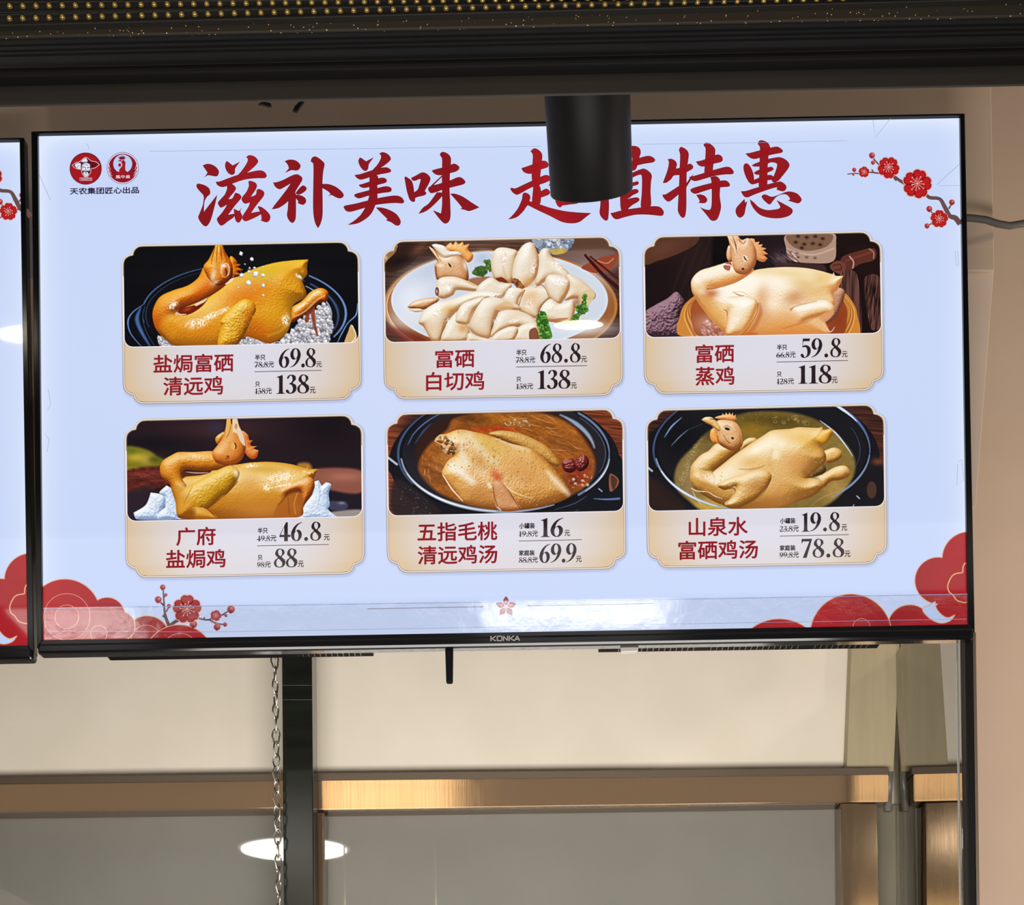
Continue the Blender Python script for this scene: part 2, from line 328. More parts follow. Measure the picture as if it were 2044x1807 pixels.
    p.line([(1040, 190), (1020, 300), (1050, 400)], 12, (214, 166, 116), .6, 24)
    p.fill([(955, 400), (1010, 385), (1060, 430), (1010, 425)], (124, 44, 18), .95, 6)
    pc([(1310, 200), (1345, 150), (1390, 155), (1420, 220), (1500, 290), (1560, 360), (1540, 420), (1420, 390), (1300, 455), (1280, 400), (1300, 300)], 70)
    pc([(1540, 360), (1640, 395), (1720, 460), (1775, 520), (1750, 570), (1600, 560), (1520, 570), (1550, 470)], 70)
    pc([(1098, 300), (1120, 220), (1165, 140), (1210, 105), (1260, 105), (1295, 170), (1312, 260), (1290, 380), (1230, 450), (1170, 480), (1110, 430), (1090, 380)], 90)
    p.fill([(1090, 395), (1150, 410), (1195, 470), (1165, 490), (1105, 440)], (150, 82, 36), .9, 6); p.specks(p.mask([(1090, 395), (1150, 410), (1195, 470), (1165, 490), (1105, 440)]), 30, 10, [(110, 40, 20), (190, 120, 60)], .7)
    p.blob(1225, 420, 50, 40, (226, 172, 96), .6)
    pc([(1180, 480), (1280, 455), (1400, 480), (1420, 560), (1330, 640), (1300, 720), (1200, 690), (1130, 630), (1150, 540)], 60)
    p.blob(1250, 560, 60, 90, (226, 170, 104), .5); p.line([(1195, 490), (1160, 570), (1140, 640)], [8, 6, 10], (110, 50, 20), .85); p.line([(1280, 470), (1340, 450), (1400, 540)], [4, 10, 4], (190, 110, 50), .7)
    pc([(1365, 400), (1400, 362), (1480, 365), (1550, 400), (1562, 470), (1520, 560), (1470, 610), (1400, 560), (1362, 470)], 80)
    pc([(1310, 690), (1340, 610), (1410, 560), (1480, 600), (1590, 570), (1605, 660), (1560, 770), (1420, 750), (1350, 740)], 60)
    p.line([(1410, 740), (1480, 730), (1545, 720)], [18, 26, 10], (186, 110, 70), .8, 8); p.line([(1390, 550), (1330, 620), (1300, 700)], [4, 8, 4], (120, 60, 26), .8)
    p.fill([(1640, 530), (1720, 480), (1770, 530), (1720, 610), (1700, 650), (1640, 590)], (222, 196, 150), .9, 8); p.blob(1620, 590, 30, 40, (160, 90, 40), .7)
    # left neck piece
    pc([(470, 500), (480, 420), (520, 385), (620, 380), (720, 410), (830, 460), (900, 480), (800, 500), (640, 490), (610, 530), (540, 560), (490, 545)], 60)
    p.line([(690, 400), (760, 440), (840, 465)], [6, 12, 6], (220, 170, 90), .7, 10); p.fill(arc(480, 500, 16, 36, 0, 360, 10)[:-1], (120, 62, 50)); p.blob(478, 500, 8, 16, (230, 210, 200), .8)
    # front pieces
    pc([(830, 440), (920, 385), (1000, 430), (1090, 440), (1060, 500), (1000, 560), (860, 560), (800, 500)], 50)
    pc([(1020, 560), (1080, 470), (1190, 490), (1150, 560), (1120, 640), (1040, 600)], 40)
    pc([(335, 720), (380, 650), (480, 590), (600, 560), (780, 500), (900, 490), (1000, 520), (960, 560), (800, 590), (690, 640), (620, 680), (560, 760), (510, 905), (440, 905), (370, 790), (330, 760)], 90)
    p.line([(620, 680), (560, 750), (515, 850), (500, 905)], [4, 8, 8, 6], (140, 84, 30), .85); p.blob(560, 640, 80, 30, (226, 186, 110), .6, -25); p.blob(600, 660, 30, 20, (190, 120, 50), .6)
    pc([(520, 905), (560, 770), (640, 680), (740, 800), (720, 905)], 60); p.blob(690, 800, 40, 40, (214, 146, 60), .7, 45)
    pc([(630, 740), (670, 620), (760, 570), (860, 545), (850, 600), (780, 660), (740, 760), (700, 770)], 50)
    pc([(740, 770), (790, 640), (860, 560), (970, 550), (1120, 600), (1160, 650), (1000, 660), (950, 740), (910, 880), (800, 860)], 90)
    p.line([(850, 560), (790, 650), (740, 760)], [3, 7, 3], (120, 64, 28), .85); p.fill([(955, 630), (1040, 580), (1110, 620), (1060, 655), (980, 655)], (222, 176, 120), .7, 10); p.line([(740, 790), (790, 860), (900, 880)], 6, (170, 100, 40), .6)
    pc([(915, 870), (950, 760), (990, 670), (1100, 650), (1230, 690), (1300, 760), (1290, 830), (1130, 790), (1000, 830)], 70)
    p.line([(975, 680), (930, 780), (910, 870)], [4, 8, 5], (110, 54, 22), .85); p.line([(1160, 760), (1120, 790), (1000, 830), (930, 870)], [4, 8, 5], (150, 90, 40), .8)
    pc([(1100, 905), (1140, 800), (1220, 760), (1300, 770), (1310, 905)], 50); p.fill([(1235, 820), (1290, 800), (1310, 890), (1240, 900)], (120, 56, 34), .85, 8)
    pc([(720, 905), (740, 840), (830, 870), (910, 890), (930, 910), (720, 915)], 40)
    pc([(920, 905), (960, 840), (1060, 790), (1130, 790), (1140, 830), (1100, 900), (1000, 915)], 40); p.line([(1140, 830), (1110, 890)], 8, (190, 120, 50), .7)
    for x, y, a, b, an in ((560, 470, 40, 26, 0), (470, 660, 40, 60, 20), (930, 530, 90, 20, 5), (1080, 520, 36, 40, 0), (1230, 610, 30, 40, 0), (1030, 240, 16, 60, 10), (1200, 180, 30, 60, 20), (1270, 300, 20, 60, 15), (1480, 420, 60, 30, 0), (1400, 620, 50, 26, -20), (980, 730, 40, 20, -30), (700, 650, 20, 50, 30), (1460, 290, 50, 26, 40), (580, 760, 26, 40, 0), (1110, 740, 40, 14, -10)):
        mm = np.exp(-(((p.X - x) * np.cos(np.radians(an)) + (p.Y - y) * np.sin(np.radians(an))) / a) ** 2 - ((-(p.X - x) * np.sin(np.radians(an)) + (p.Y - y) * np.cos(np.radians(an))) / b) ** 2)
        p.mix(np.clip(mm * (.6 + 2.2 * p.noise(9)), 0, .9), (255, 253, 250))
    for x, y, a, b in ((1000, 600, 90, 30), (760, 720, 60, 70), (1180, 560, 50, 60), (880, 830, 80, 40), (1120, 690, 90, 30), (1640, 470, 70, 50), (440, 800, 60, 60)): p.blob(x, y, a, b, (222, 182, 136), .38)
    for pts, n in (([(1300, 730), (1330, 665), (1370, 680), (1385, 740), (1420, 860), (1400, 890), (1330, 880), (1310, 800)], 110), ([(1560, 760), (1600, 690), (1660, 670), (1620, 740), (1580, 775)], 30), ([(1610, 620), (1660, 600), (1690, 520), (1700, 620), (1715, 650), (1670, 685), (1620, 650)], 50)):
        m = p.fill(pts, (74, 134, 40)); p.specks(m, n, 13, [(60, 120, 32), (110, 172, 62), (40, 92, 24), (140, 196, 90)], .75)
    p.blob(1650, 740, 60, 20, (206, 206, 120), .6, -20)
    return np.clip(p.C, 0, 255)

def pic_steamed():
    p = Pic((24, 12, 12), 11); al = np.ones(p.X.shape)
    p.blob(480, 300, 200, 300, (44, 28, 26), .7, 20); p.fill([(40, 70), (480, 70), (470, 150), (330, 230), (160, 290), (40, 310)], (84, 48, 34), 1, 8); p.blob(200, 190, 160, 70, (110, 66, 46), .5, -25)
    for x in (360, 430, 500, 560): p.line([(x + 90, 90), (x - 40, 420), (x - 100, 600)], [10, 18, 10], (58, 38, 34), .35, 24)
    p.fill([(620, 70), (760, 70), (740, 250), (680, 330), (600, 320)], (8, 5, 6), .9, 30); p.fill([(940, 80), (1200, 80), (1200, 340), (950, 350)], (34, 22, 26), .8, 40)
    # steam, basket of mushrooms
    p.fill([(1205, 80), (1590, 70), (1608, 150), (1590, 290), (1430, 312), (1240, 285), (1200, 180)], (176, 142, 124)); p.fill([(1215, 80), (1570, 72), (1540, 170), (1380, 210), (1250, 170)], (126, 92, 72)); 
    for x, y in ((1300, 90), (1370, 100), (1440, 92), (1280, 140), (1350, 155), (1420, 150), (1330, 185), (1500, 110), (1480, 160)): p.blob(x, y, 16, 12, (38, 20, 16), .95)
    p.line([(1210, 190), (1300, 225), (1440, 240), (1590, 190)], 12, (214, 184, 166), .7, 8)
    for x, y in ((1240, 220), (1300, 262), (1370, 262), (1438, 268), (1290, 230)): p.blob(x, y, 13, 10, (90, 58, 52), .8)
    p.blob(1180, 270, 90, 60, (120, 98, 108), .6); p.grain((np.hypot((p.X - 1180) / 140, (p.Y - 280) / 70) < 1) * 1., 40, 6, 1., .7)
    p.fill([(1130, 310), (1500, 320), (1520, 380), (1120, 360)], (70, 44, 42), .8, 16)
    # cinnamon and boards
    p.fill([(1700, 190), (1930, 180), (1960, 400), (1800, 400)], (30, 14, 14), .9, 12); p.fill([(1660, 260), (1780, 215), (1920, 190), (1925, 280), (1800, 320), (1690, 390), (1650, 330)], (92, 44, 34)); p.line([(1690, 290), (1900, 220)], 14, (130, 66, 50), .7, 14); p.line([(1720, 255), (1752, 300), (1745, 350)], 12, (190, 150, 140), .9); p.line([(1880, 195), (1915, 220), (1915, 270)], 12, (170, 120, 100), .8)
    p.fill([(1560, 330), (1620, 290), (1690, 320), (1660, 400), (1580, 370)], (110, 58, 48)); p.line([(1585, 330), (1640, 320), (1650, 360), (1600, 365)], 8, (60, 26, 22), .8)
    p.fill([(1640, 410), (1780, 400), (1815, 900), (1700, 900)], (84, 52, 46), 1, 6); p.grain(p.mask([(1640, 410), (1780, 400), (1815, 900), (1700, 900)]), 8, 300, 1.1)
    p.fill([(1840, 440), (1965, 430), (1970, 830), (1890, 840)], (70, 42, 36), 1, 6); p.grain(p.mask([(1840, 440), (1965, 430), (1970, 830), (1890, 840)]), 10, 90, 1.3, .1)
    # cloth
    cl = p.form([(50, 720), (120, 660), (230, 600), (300, 545), (340, 570), (380, 640), (340, 740), (360, 905), (50, 905)], [(34, 20, 28), (70, 46, 58), (112, 78, 92), (146, 108, 122), (170, 136, 146)], 110, spec=0, bump=3., bs=20)
    # steamer
    p.fill([(340, 720), (400, 620), (520, 560), (1640, 540), (1740, 620), (1785, 740), (1775, 905), (345, 905)], (206, 132, 52), 1, 5)
    for i, c in enumerate(((236, 178, 92), (150, 82, 28), (230, 166, 80), (160, 90, 30), (220, 150, 66))):
        p.line([(470 - i * 4, 570 + i * 14), (400 + i * 3, 650 + i * 8), (372 + i * 14, 740), (400 + i * 20, 830), (440 + i * 20, 905)], 9, c, .9)
        p.line([(1660 - i * 6, 560 + i * 4), (1750 - i * 8, 680), (1750 - i * 14, 800), (1700 - i * 20, 905)], 9, c, .85)
    p.fill([(440, 640), (560, 560), (1600, 540), (1680, 640), (1700, 740), (1640, 905), (500, 905), (430, 780)], (150, 70, 30), 1, 8); p.blob(560, 800, 120, 90, (206, 150, 130), .8); p.blob(480, 660, 60, 60, (170, 84, 44), .8); p.blob(1620, 760, 70, 120, (140, 58, 26), .9)
    p.specks(p.mask([(520, 800), (640, 770), (740, 905), (540, 905)]), 60, 16, [(226, 170, 160), (240, 200, 190), (206, 140, 130)], .6)
    # bird: body, far foot
    p.form([(1540, 560), (1620, 510), (1680, 540), (1660, 640), (1600, 760), (1520, 800), (1480, 740)], [(110, 60, 44), (160, 104, 80), (200, 150, 120), (220, 180, 150)], 50, spec=.2)
    bd = p.form([(440, 500), (520, 490), (640, 470), (760, 430), (930, 372), (1060, 350), (1230, 342), (1380, 352), (1500, 378), (1580, 400), (1590, 385, 1), (1605, 412), (1668, 414, 1), (1655, 450), (1620, 530), (1590, 560), (1600, 640), (1560, 740), (1510, 760), (1540, 905), (760, 905), (620, 800), (540, 710), (470, 610)], PALE, 230, L=(-.1, -.75, .7), spec=.6, pw=16, bump=1.1, bs=12, edge=.7)
    p.blob(1200, 760, 420, 90, (222, 150, 80), .55, -4, 1, bd); p.blob(560, 640, 60, 110, (214, 146, 62), .55, -35, 1, bd); p.blob(1000, 560, 50, 110, (222, 160, 100), .5, 10, 1, bd); p.blob(1480, 440, 60, 60, (226, 184, 96), .6, 0, 1, bd); p.blob(1330, 470, 120, 50, (228, 186, 116), .5, 10, 1, bd)
    p.blob(1420, 540, 140, 90, (222, 170, 90), .55, 20, 1, bd); p.blob(1270, 590, 90, 60, (196, 120, 60), .6, -20, 1, bd); p.blob(1180, 390, 330, 40, (232, 196, 120), .6, 3, 1, bd); p.blob(1540, 450, 40, 80, (232, 190, 110), .5, 10, 1, bd); p.blob(1250, 850, 320, 60, (226, 140, 60), .75, 0, 1, bd); p.blob(640, 740, 100, 70, (228, 170, 80), .6, 40, 1, bd); p.blob(1010, 700, 60, 150, (214, 150, 100), .6, 10, 1, bd); p.blob(960, 470, 170, 60, (255, 246, 230), .6, -20, 1, bd); p.blob(1090, 640, 60, 60, (255, 240, 214), .5, 0, 1, bd); p.blob(590, 560, 60, 40, (190, 96, 36), .8, -10, 1, bd)
    p.line([(560, 520), (640, 510), (760, 470), (880, 410), (935, 370)], [14, 10, 8, 6, 4], (150, 70, 20), .8, 8)
    # leg
    lg = p.form([(1215, 720), (1250, 660), (1340, 640), (1450, 615), (1530, 612), (1590, 660), (1580, 720), (1480, 740), (1380, 770), (1240, 830), (1180, 800)], PALE, 70, L=(-.1, -.8, .6), spec=.5, edge=.7, fade=((1190, 800, 150),))
    p.line([(1300, 690), (1420, 660), (1540, 640)], [20, 34, 16], (255, 250, 242), .55, 26, lg)
    p.line([(1240, 690), (1270, 665), (1340, 645), (1450, 622)], [14, 8, 4, 2], (150, 80, 30), .6, 10); p.line([(1180, 840), (1330, 800), (1460, 745)], [4, 12, 6], (190, 104, 40), .6, 14)
    p.fill([(1480, 740), (1580, 690), (1590, 720), (1540, 780), (1500, 790)], (226, 160, 110), .8, 8)
    p.line([(1500, 800), (1560, 870), (1600, 830)], [6, 10, 4], (236, 206, 190), .8)
    # neck
    nk = p.form([(425, 490), (440, 430), (500, 372), (600, 340), (720, 305), (800, 300), (930, 350), (930, 380), (820, 455), (700, 500), (590, 520), (560, 560), (600, 600), (520, 690), (450, 590)], PALE, 90, L=(-.2, -.8, .6), bump=1., edge=.7, spec=.6, fade=((560, 660, 170),))
    p.blob(465, 450, 26, 50, (255, 252, 246), .6, 20, 1, nk); p.blob(610, 400, 90, 26, (252, 240, 222), .6, -14, 1, nk)
    p.blob(690, 470, 140, 30, (222, 140, 60), .7, -20, 1, nk); p.blob(500, 560, 30, 70, (222, 164, 80), .5, -20, 1, nk)
    # head
    HD = [(150, 84, 46), (196, 128, 82), (222, 164, 116), (236, 188, 146), (250, 222, 194)]
    p.form([(900, 120), (940, 112), (950, 140, 1), (985, 135, 1), (975, 160, 1), (1012, 155, 1), (1000, 180, 1), (1042, 190, 1), (1015, 205, 1), (1055, 235, 1), (1020, 245, 1), (1050, 270, 1), (1020, 300), (970, 285), (930, 220)], [(190, 110, 60), (220, 144, 84), (236, 172, 116), (246, 200, 150)], 50, spec=.15)
    p.form([(730, 170), (755, 175), (760, 280), (730, 290), (715, 240)], HD, 30)
    hd = p.form([(722, 84, 1), (800, 84), (840, 120), (900, 108), (950, 180), (962, 280), (935, 350), (880, 400), (800, 390), (765, 330), (750, 200)], HD, 90, spec=.3)
    p.line([(725, 86), (770, 170), (800, 240)], [6, 16, 4], (246, 220, 190), .8); p.line([(765, 90), (790, 160), (800, 230)], [5, 10, 3], (120, 66, 40), .8); p.line([(800, 90), (815, 150), (795, 220)], [5, 8, 3], (250, 226, 190), .7); p.line([(815, 120), (850, 150), (870, 130)], 10, (150, 80, 44), .6, 8)
    p.fill(arc(868, 272, 18, 32, 0, 360, 12, -25)[:-1], (244, 220, 190)); p.line([(858, 255), (868, 275), (882, 292)], [8, 14, 6], (84, 48, 30), .9); p.fill(arc(850, 358, 12, 9, 0, 360, 8)[:-1], (70, 26, 16))
    p.fill([(690, 335), (740, 295), (760, 330), (745, 368), (710, 365)], (176, 96, 72)); p.line([(700, 320), (750, 330), (750, 365)], [10, 8, 12], (250, 240, 235), .9)
    # wing
    w = p.form([(712, 900), (718, 760), (720, 690), (690, 680), (640, 640), (700, 590), (800, 580), (880, 578), (950, 605), (970, 650), (940, 740), (880, 850), (820, 895)], PALE, 110, L=(-.2, -.7, .7), spec=.6, pw=12, edge=.8, bump=1., fade=((650, 630, 120),))
    p.blob(860, 640, 60, 50, (255, 253, 248), .7, 0, 1, w); p.line([(985, 640), (990, 720), (940, 830), (880, 895)], [10, 34, 40, 20], (190, 104, 44), .7, 26)
    p.line([(965, 630), (955, 700), (900, 810), (830, 890)], [16, 40, 40, 30], (222, 150, 60), .6, 30, w); p.line([(975, 640), (960, 720), (900, 830), (840, 895)], 6, (150, 80, 30), .8)
    p.line([(690, 690), (715, 700), (722, 740)], [4, 10, 5], (170, 100, 40), .8); p.line([(770, 545), (820, 572), (860, 575)], [4, 12, 4], (190, 120, 60), .7); p.line([(760, 548), (840, 545), (900, 580)], [2, 4, 2], (200, 140, 80), .6)
    p.line([(860, 890), (960, 885)], 20, (200, 100, 40), .8, 12)
    return np.clip(p.C, 0, 255)

def pic_salt_baked():
    p = Pic((32, 20, 26), 15); al = np.ones(p.X.shape)
    p.blob(900, 170, 500, 90, (62, 36, 38), .9); p.blob(1500, 200, 400, 140, (40, 24, 30), .8); p.blob(800, 160, 70, 60, (50, 50, 84), .5); p.blob(1700, 150, 300, 200, (16, 10, 14), .8); p.blob(300, 290, 300, 60, (18, 12, 20), .9); p.blob(1850, 700, 200, 180, (26, 22, 34), 1)
    p.fill([(60, 330), (150, 318), (260, 350), (330, 400), (390, 430), (330, 480), (60, 520)], (120, 112, 20), 1, 24); p.blob(150, 400, 80, 40, (200, 170, 50), .9); p.blob(240, 420, 50, 40, (226, 190, 90), .6); p.blob(110, 350, 60, 30, (90, 110, 30), .8); p.blob(300, 420, 60, 30, (80, 74, 20), .8)
    p.fill([(60, 520), (360, 480), (420, 600), (380, 640), (60, 700)], (92, 34, 26), 1, 24); p.blob(250, 540, 160, 20, (130, 56, 40), .7, -5); p.grain((p.X < 420) * (p.Y > 480) * (p.Y < 700) * 1., 40, 16, .5)
    p.fill([(1600, 500), (1980, 510), (1985, 690), (1740, 670), (1600, 600)], (140, 82, 66), 1, 24); p.blob(1850, 560, 150, 40, (176, 112, 92), .8); p.fill([(1480, 450), (1560, 450), (1580, 500), (1470, 480)], (200, 140, 50), .8, 26)
    p.fill([(60, 700), (300, 660), (280, 905), (60, 905)], (42, 28, 40), .9, 40); p.fill([(1740, 850), (1985, 830), (1985, 900), (1740, 900)], (186, 170, 160), .8, 20); p.fill([(1740, 760), (1870, 780), (1860, 830), (1740, 830)], (70, 70, 96), .8, 16); p.blob(1830, 775, 30, 12, (150, 160, 190), .7)
    ICE = [(120, 140, 176), (164, 186, 216), (200, 214, 236), (222, 232, 246), (246, 250, 255)]
    for pts in ([(340, 690), (400, 632, 1), (440, 660), (500, 800), (520, 905), (400, 860), (380, 720)], [(130, 855, 1), (230, 790), (270, 690, 1), (340, 700), (386, 720, 1), (388, 790), (360, 850), (440, 905), (160, 910)], [(340, 850), (405, 800, 1), (450, 860), (490, 905), (330, 910)], [(490, 905), (540, 882), (590, 910)], [(1500, 905), (1520, 800), (1590, 700), (1600, 610), (1640, 590, 1), (1665, 635, 1), (1700, 606, 1), (1742, 625), (1722, 700), (1732, 790), (1720, 830), (1790, 890), (1780, 905)], [(1280, 890), (1400, 880), (1520, 885), (1520, 910), (1280, 910)]):
        m = p.form(pts, ICE, 60, spec=.3, bump=1.6, bs=22, edge=.2)
    p.line([(1640, 600), (1650, 700), (1630, 820)], [4, 10, 4], (150, 176, 214), .6, 10); p.line([(385, 725), (385, 800), (330, 850)], 6, (130, 156, 200), .7)
    A = [(110, 50, 4), (170, 92, 10), (208, 126, 24), (226, 150, 44), (248, 200, 110)]
    bd = p.form([(430, 600), (520, 560), (700, 540), (850, 480), (985, 460), (1100, 444), (1250, 440), (1400, 456), (1540, 490), (1550, 470, 1), (1560, 495), (1640, 500, 1), (1600, 575), (1605, 650), (1560, 740), (1510, 780), (1500, 880), (1280, 905), (520, 905), (470, 760)], [(120, 56, 6), (176, 106, 14), (204, 138, 30), (222, 160, 52), (250, 214, 130)], 240, spec=.4, pw=14, bump=.6, bs=12)
    p.blob(1170, 830, 300, 90, (206, 132, 52), .8, 0, 1, bd); p.blob(1200, 500, 200, 40, (206, 152, 40), .6, 4, 1, bd); p.blob(1070, 640, 90, 100, (216, 150, 70), .5, 0, 1, bd); p.blob(560, 680, 60, 80, (222, 160, 72), .7, 30, 1, bd)
    # thigh and leg
    lg = p.form([(1240, 680), (1340, 640), (1460, 590), (1550, 560), (1600, 590), (1604, 660), (1560, 740), (1515, 785, 1), (1500, 720), (1480, 680), (1400, 700), (1320, 770), (1260, 780)], [(110, 44, 4), (170, 86, 18), (208, 124, 44), (226, 150, 70), (248, 206, 140)], 80, spec=.3, fade=((1240, 770, 150),))
    p.fill([(1300, 800), (1380, 730), (1460, 690), (1500, 700), (1520, 800), (1480, 830), (1490, 885), (1290, 890)], (170, 92, 28), .85, 16); p.line([(1390, 730), (1400, 860)], [6, 10], (120, 58, 10), .5, 10); p.line([(1465, 700), (1440, 780), (1450, 860)], [12, 8, 10], (226, 150, 70), .7, 10); p.line([(1310, 790), (1380, 720), (1460, 685), (1520, 690)], [6, 14, 8, 4], (110, 50, 10), .7, 12)
    # neck
    nk = p.form([(345, 490), (370, 430), (440, 385), (500, 360), (620, 360), (770, 352), (900, 380), (960, 440), (900, 490), (760, 512), (640, 512), (545, 508), (530, 580), (560, 640), (470, 680), (420, 620), (360, 560)], A, 90, spec=.4, bump=1., bs=12, fade=((500, 720, 120),))
    p.fill([(525, 520), (620, 515), (760, 520), (680, 548), (560, 560), (530, 575)], (84, 40, 20), .95, 8); p.line([(560, 522), (640, 530), (740, 528)], [4, 10, 4], (226, 200, 190), .7); p.blob(620, 385, 60, 18, (250, 226, 190), .6, 12); p.blob(500, 610, 30, 40, (236, 190, 100), .5)
    # comb, head, beak
    p.form([(1010, 190), (1060, 215), (1075, 262), (1105, 262, 1), (1085, 285), (1090, 310), (1138, 312, 1), (1110, 330), (1150, 345, 1), (1135, 400), (1095, 416), (1050, 380), (1020, 300)], [(170, 70, 20), (206, 104, 40), (228, 140, 64), (242, 172, 100)], 40, spec=.3)
    p.form([(800, 240), (860, 196), (880, 210), (830, 290), (805, 285)], A, 24)
    hd = p.form([(810, 310), (850, 250), (885, 150), (895, 85), (970, 85), (990, 150), (1030, 220), (1045, 320), (1020, 410), (960, 460), (880, 470), (800, 440), (770, 370)], [(130, 56, 14), (186, 98, 28), (214, 128, 46), (228, 152, 70), (246, 200, 130)], 100, spec=.3, bump=.6)
    p.fill([(895, 86), (920, 86), (930, 130), (915, 200), (895, 235), (880, 200)], (232, 176, 84)); p.line([(928, 86), (930, 130)], [14, 8], (40, 22, 14)); p.fill([(945, 86), (972, 86), (992, 150), (1030, 230), (1040, 310), (1000, 270), (975, 210), (940, 190)], (236, 214, 190), .9, 10); p.fill(arc(966, 150, 12, 24, 0, 360, 8)[:-1], (190, 140, 80), .8); p.line([(925, 140), (910, 200), (890, 240)], 5, (130, 66, 14), .8)
    p.fill(arc(948, 308, 26, 32, 0, 360, 12)[:-1], (234, 170, 84)); p.line([(955, 284), (966, 310), (960, 334)], [10, 14, 8], (90, 40, 10), .9); p.fill(arc(893, 402, 18, 14, 0, 360, 10, -30)[:-1], (120, 50, 16)); p.blob(885, 402, 12, 8, (222, 160, 90), .8)
    # wing
    w = p.form([(470, 740), (560, 650), (700, 570), (830, 500), (910, 470), (960, 480), (995, 530), (970, 600), (900, 690), (850, 720), (800, 765), (730, 820), (640, 860), (560, 870), (500, 830)], [(120, 70, 4), (176, 124, 16), (204, 150, 28), (222, 170, 50), (248, 214, 120)], 110, spec=.3, bump=1.3, bs=15, fade=((480, 820, 170),))
    p.line([(980, 600), (900, 690), (850, 730), (800, 770), (730, 825)], 8, (110, 56, 8), .7); p.blob(965, 530, 24, 40, (255, 240, 214), .8, -20); p.blob(560, 690, 60, 20, (230, 180, 90), .6, -50, 1, w); p.line([(610, 640), (570, 720), (540, 780)], [3, 6, 2], (130, 76, 14), .6)
    p.form([(520, 905), (560, 820), (680, 810), (760, 850), (810, 910)], [(150, 84, 10), (196, 126, 30), (220, 156, 56), (232, 176, 84)], 80, spec=.1, fade=((540, 860, 110),)); p.line([(725, 822), (770, 860), (812, 905)], [3, 7, 4], (110, 56, 8), .8)
    for x, y, a, b, an in ((1090, 470, 60, 14, -5), (1330, 570, 120, 40, -12), (1215, 645, 34, 26, 10), (1560, 525, 40, 10, 5), (1360, 630, 90, 10, -12)):
        mm = np.exp(-(((p.X - x) * np.cos(np.radians(an)) + (p.Y - y) * np.sin(np.radians(an))) / a) ** 2 - ((-(p.X - x) * np.sin(np.radians(an)) + (p.Y - y) * np.cos(np.radians(an))) / b) ** 2)
        p.mix(np.clip(mm * (.75 + 2.4 * p.noise(9)), 0, .9), (255, 244, 220))
    return np.clip(p.C, 0, 255)

def pot_frame(p, cx, cy, rx, ry, wood):
    al = np.ones(p.X.shape)
    p.grain(al, 220, 10, .7, .12)
    p.fill(arc(cx, cy + 60, rx + 60, ry + 40, 0, 360, 36)[:-1], (20, 19, 24), 1, 6)
    p.fill(arc(cx, cy, rx, ry, 0, 360, 44)[:-1], (14, 15, 20), 1, 5)

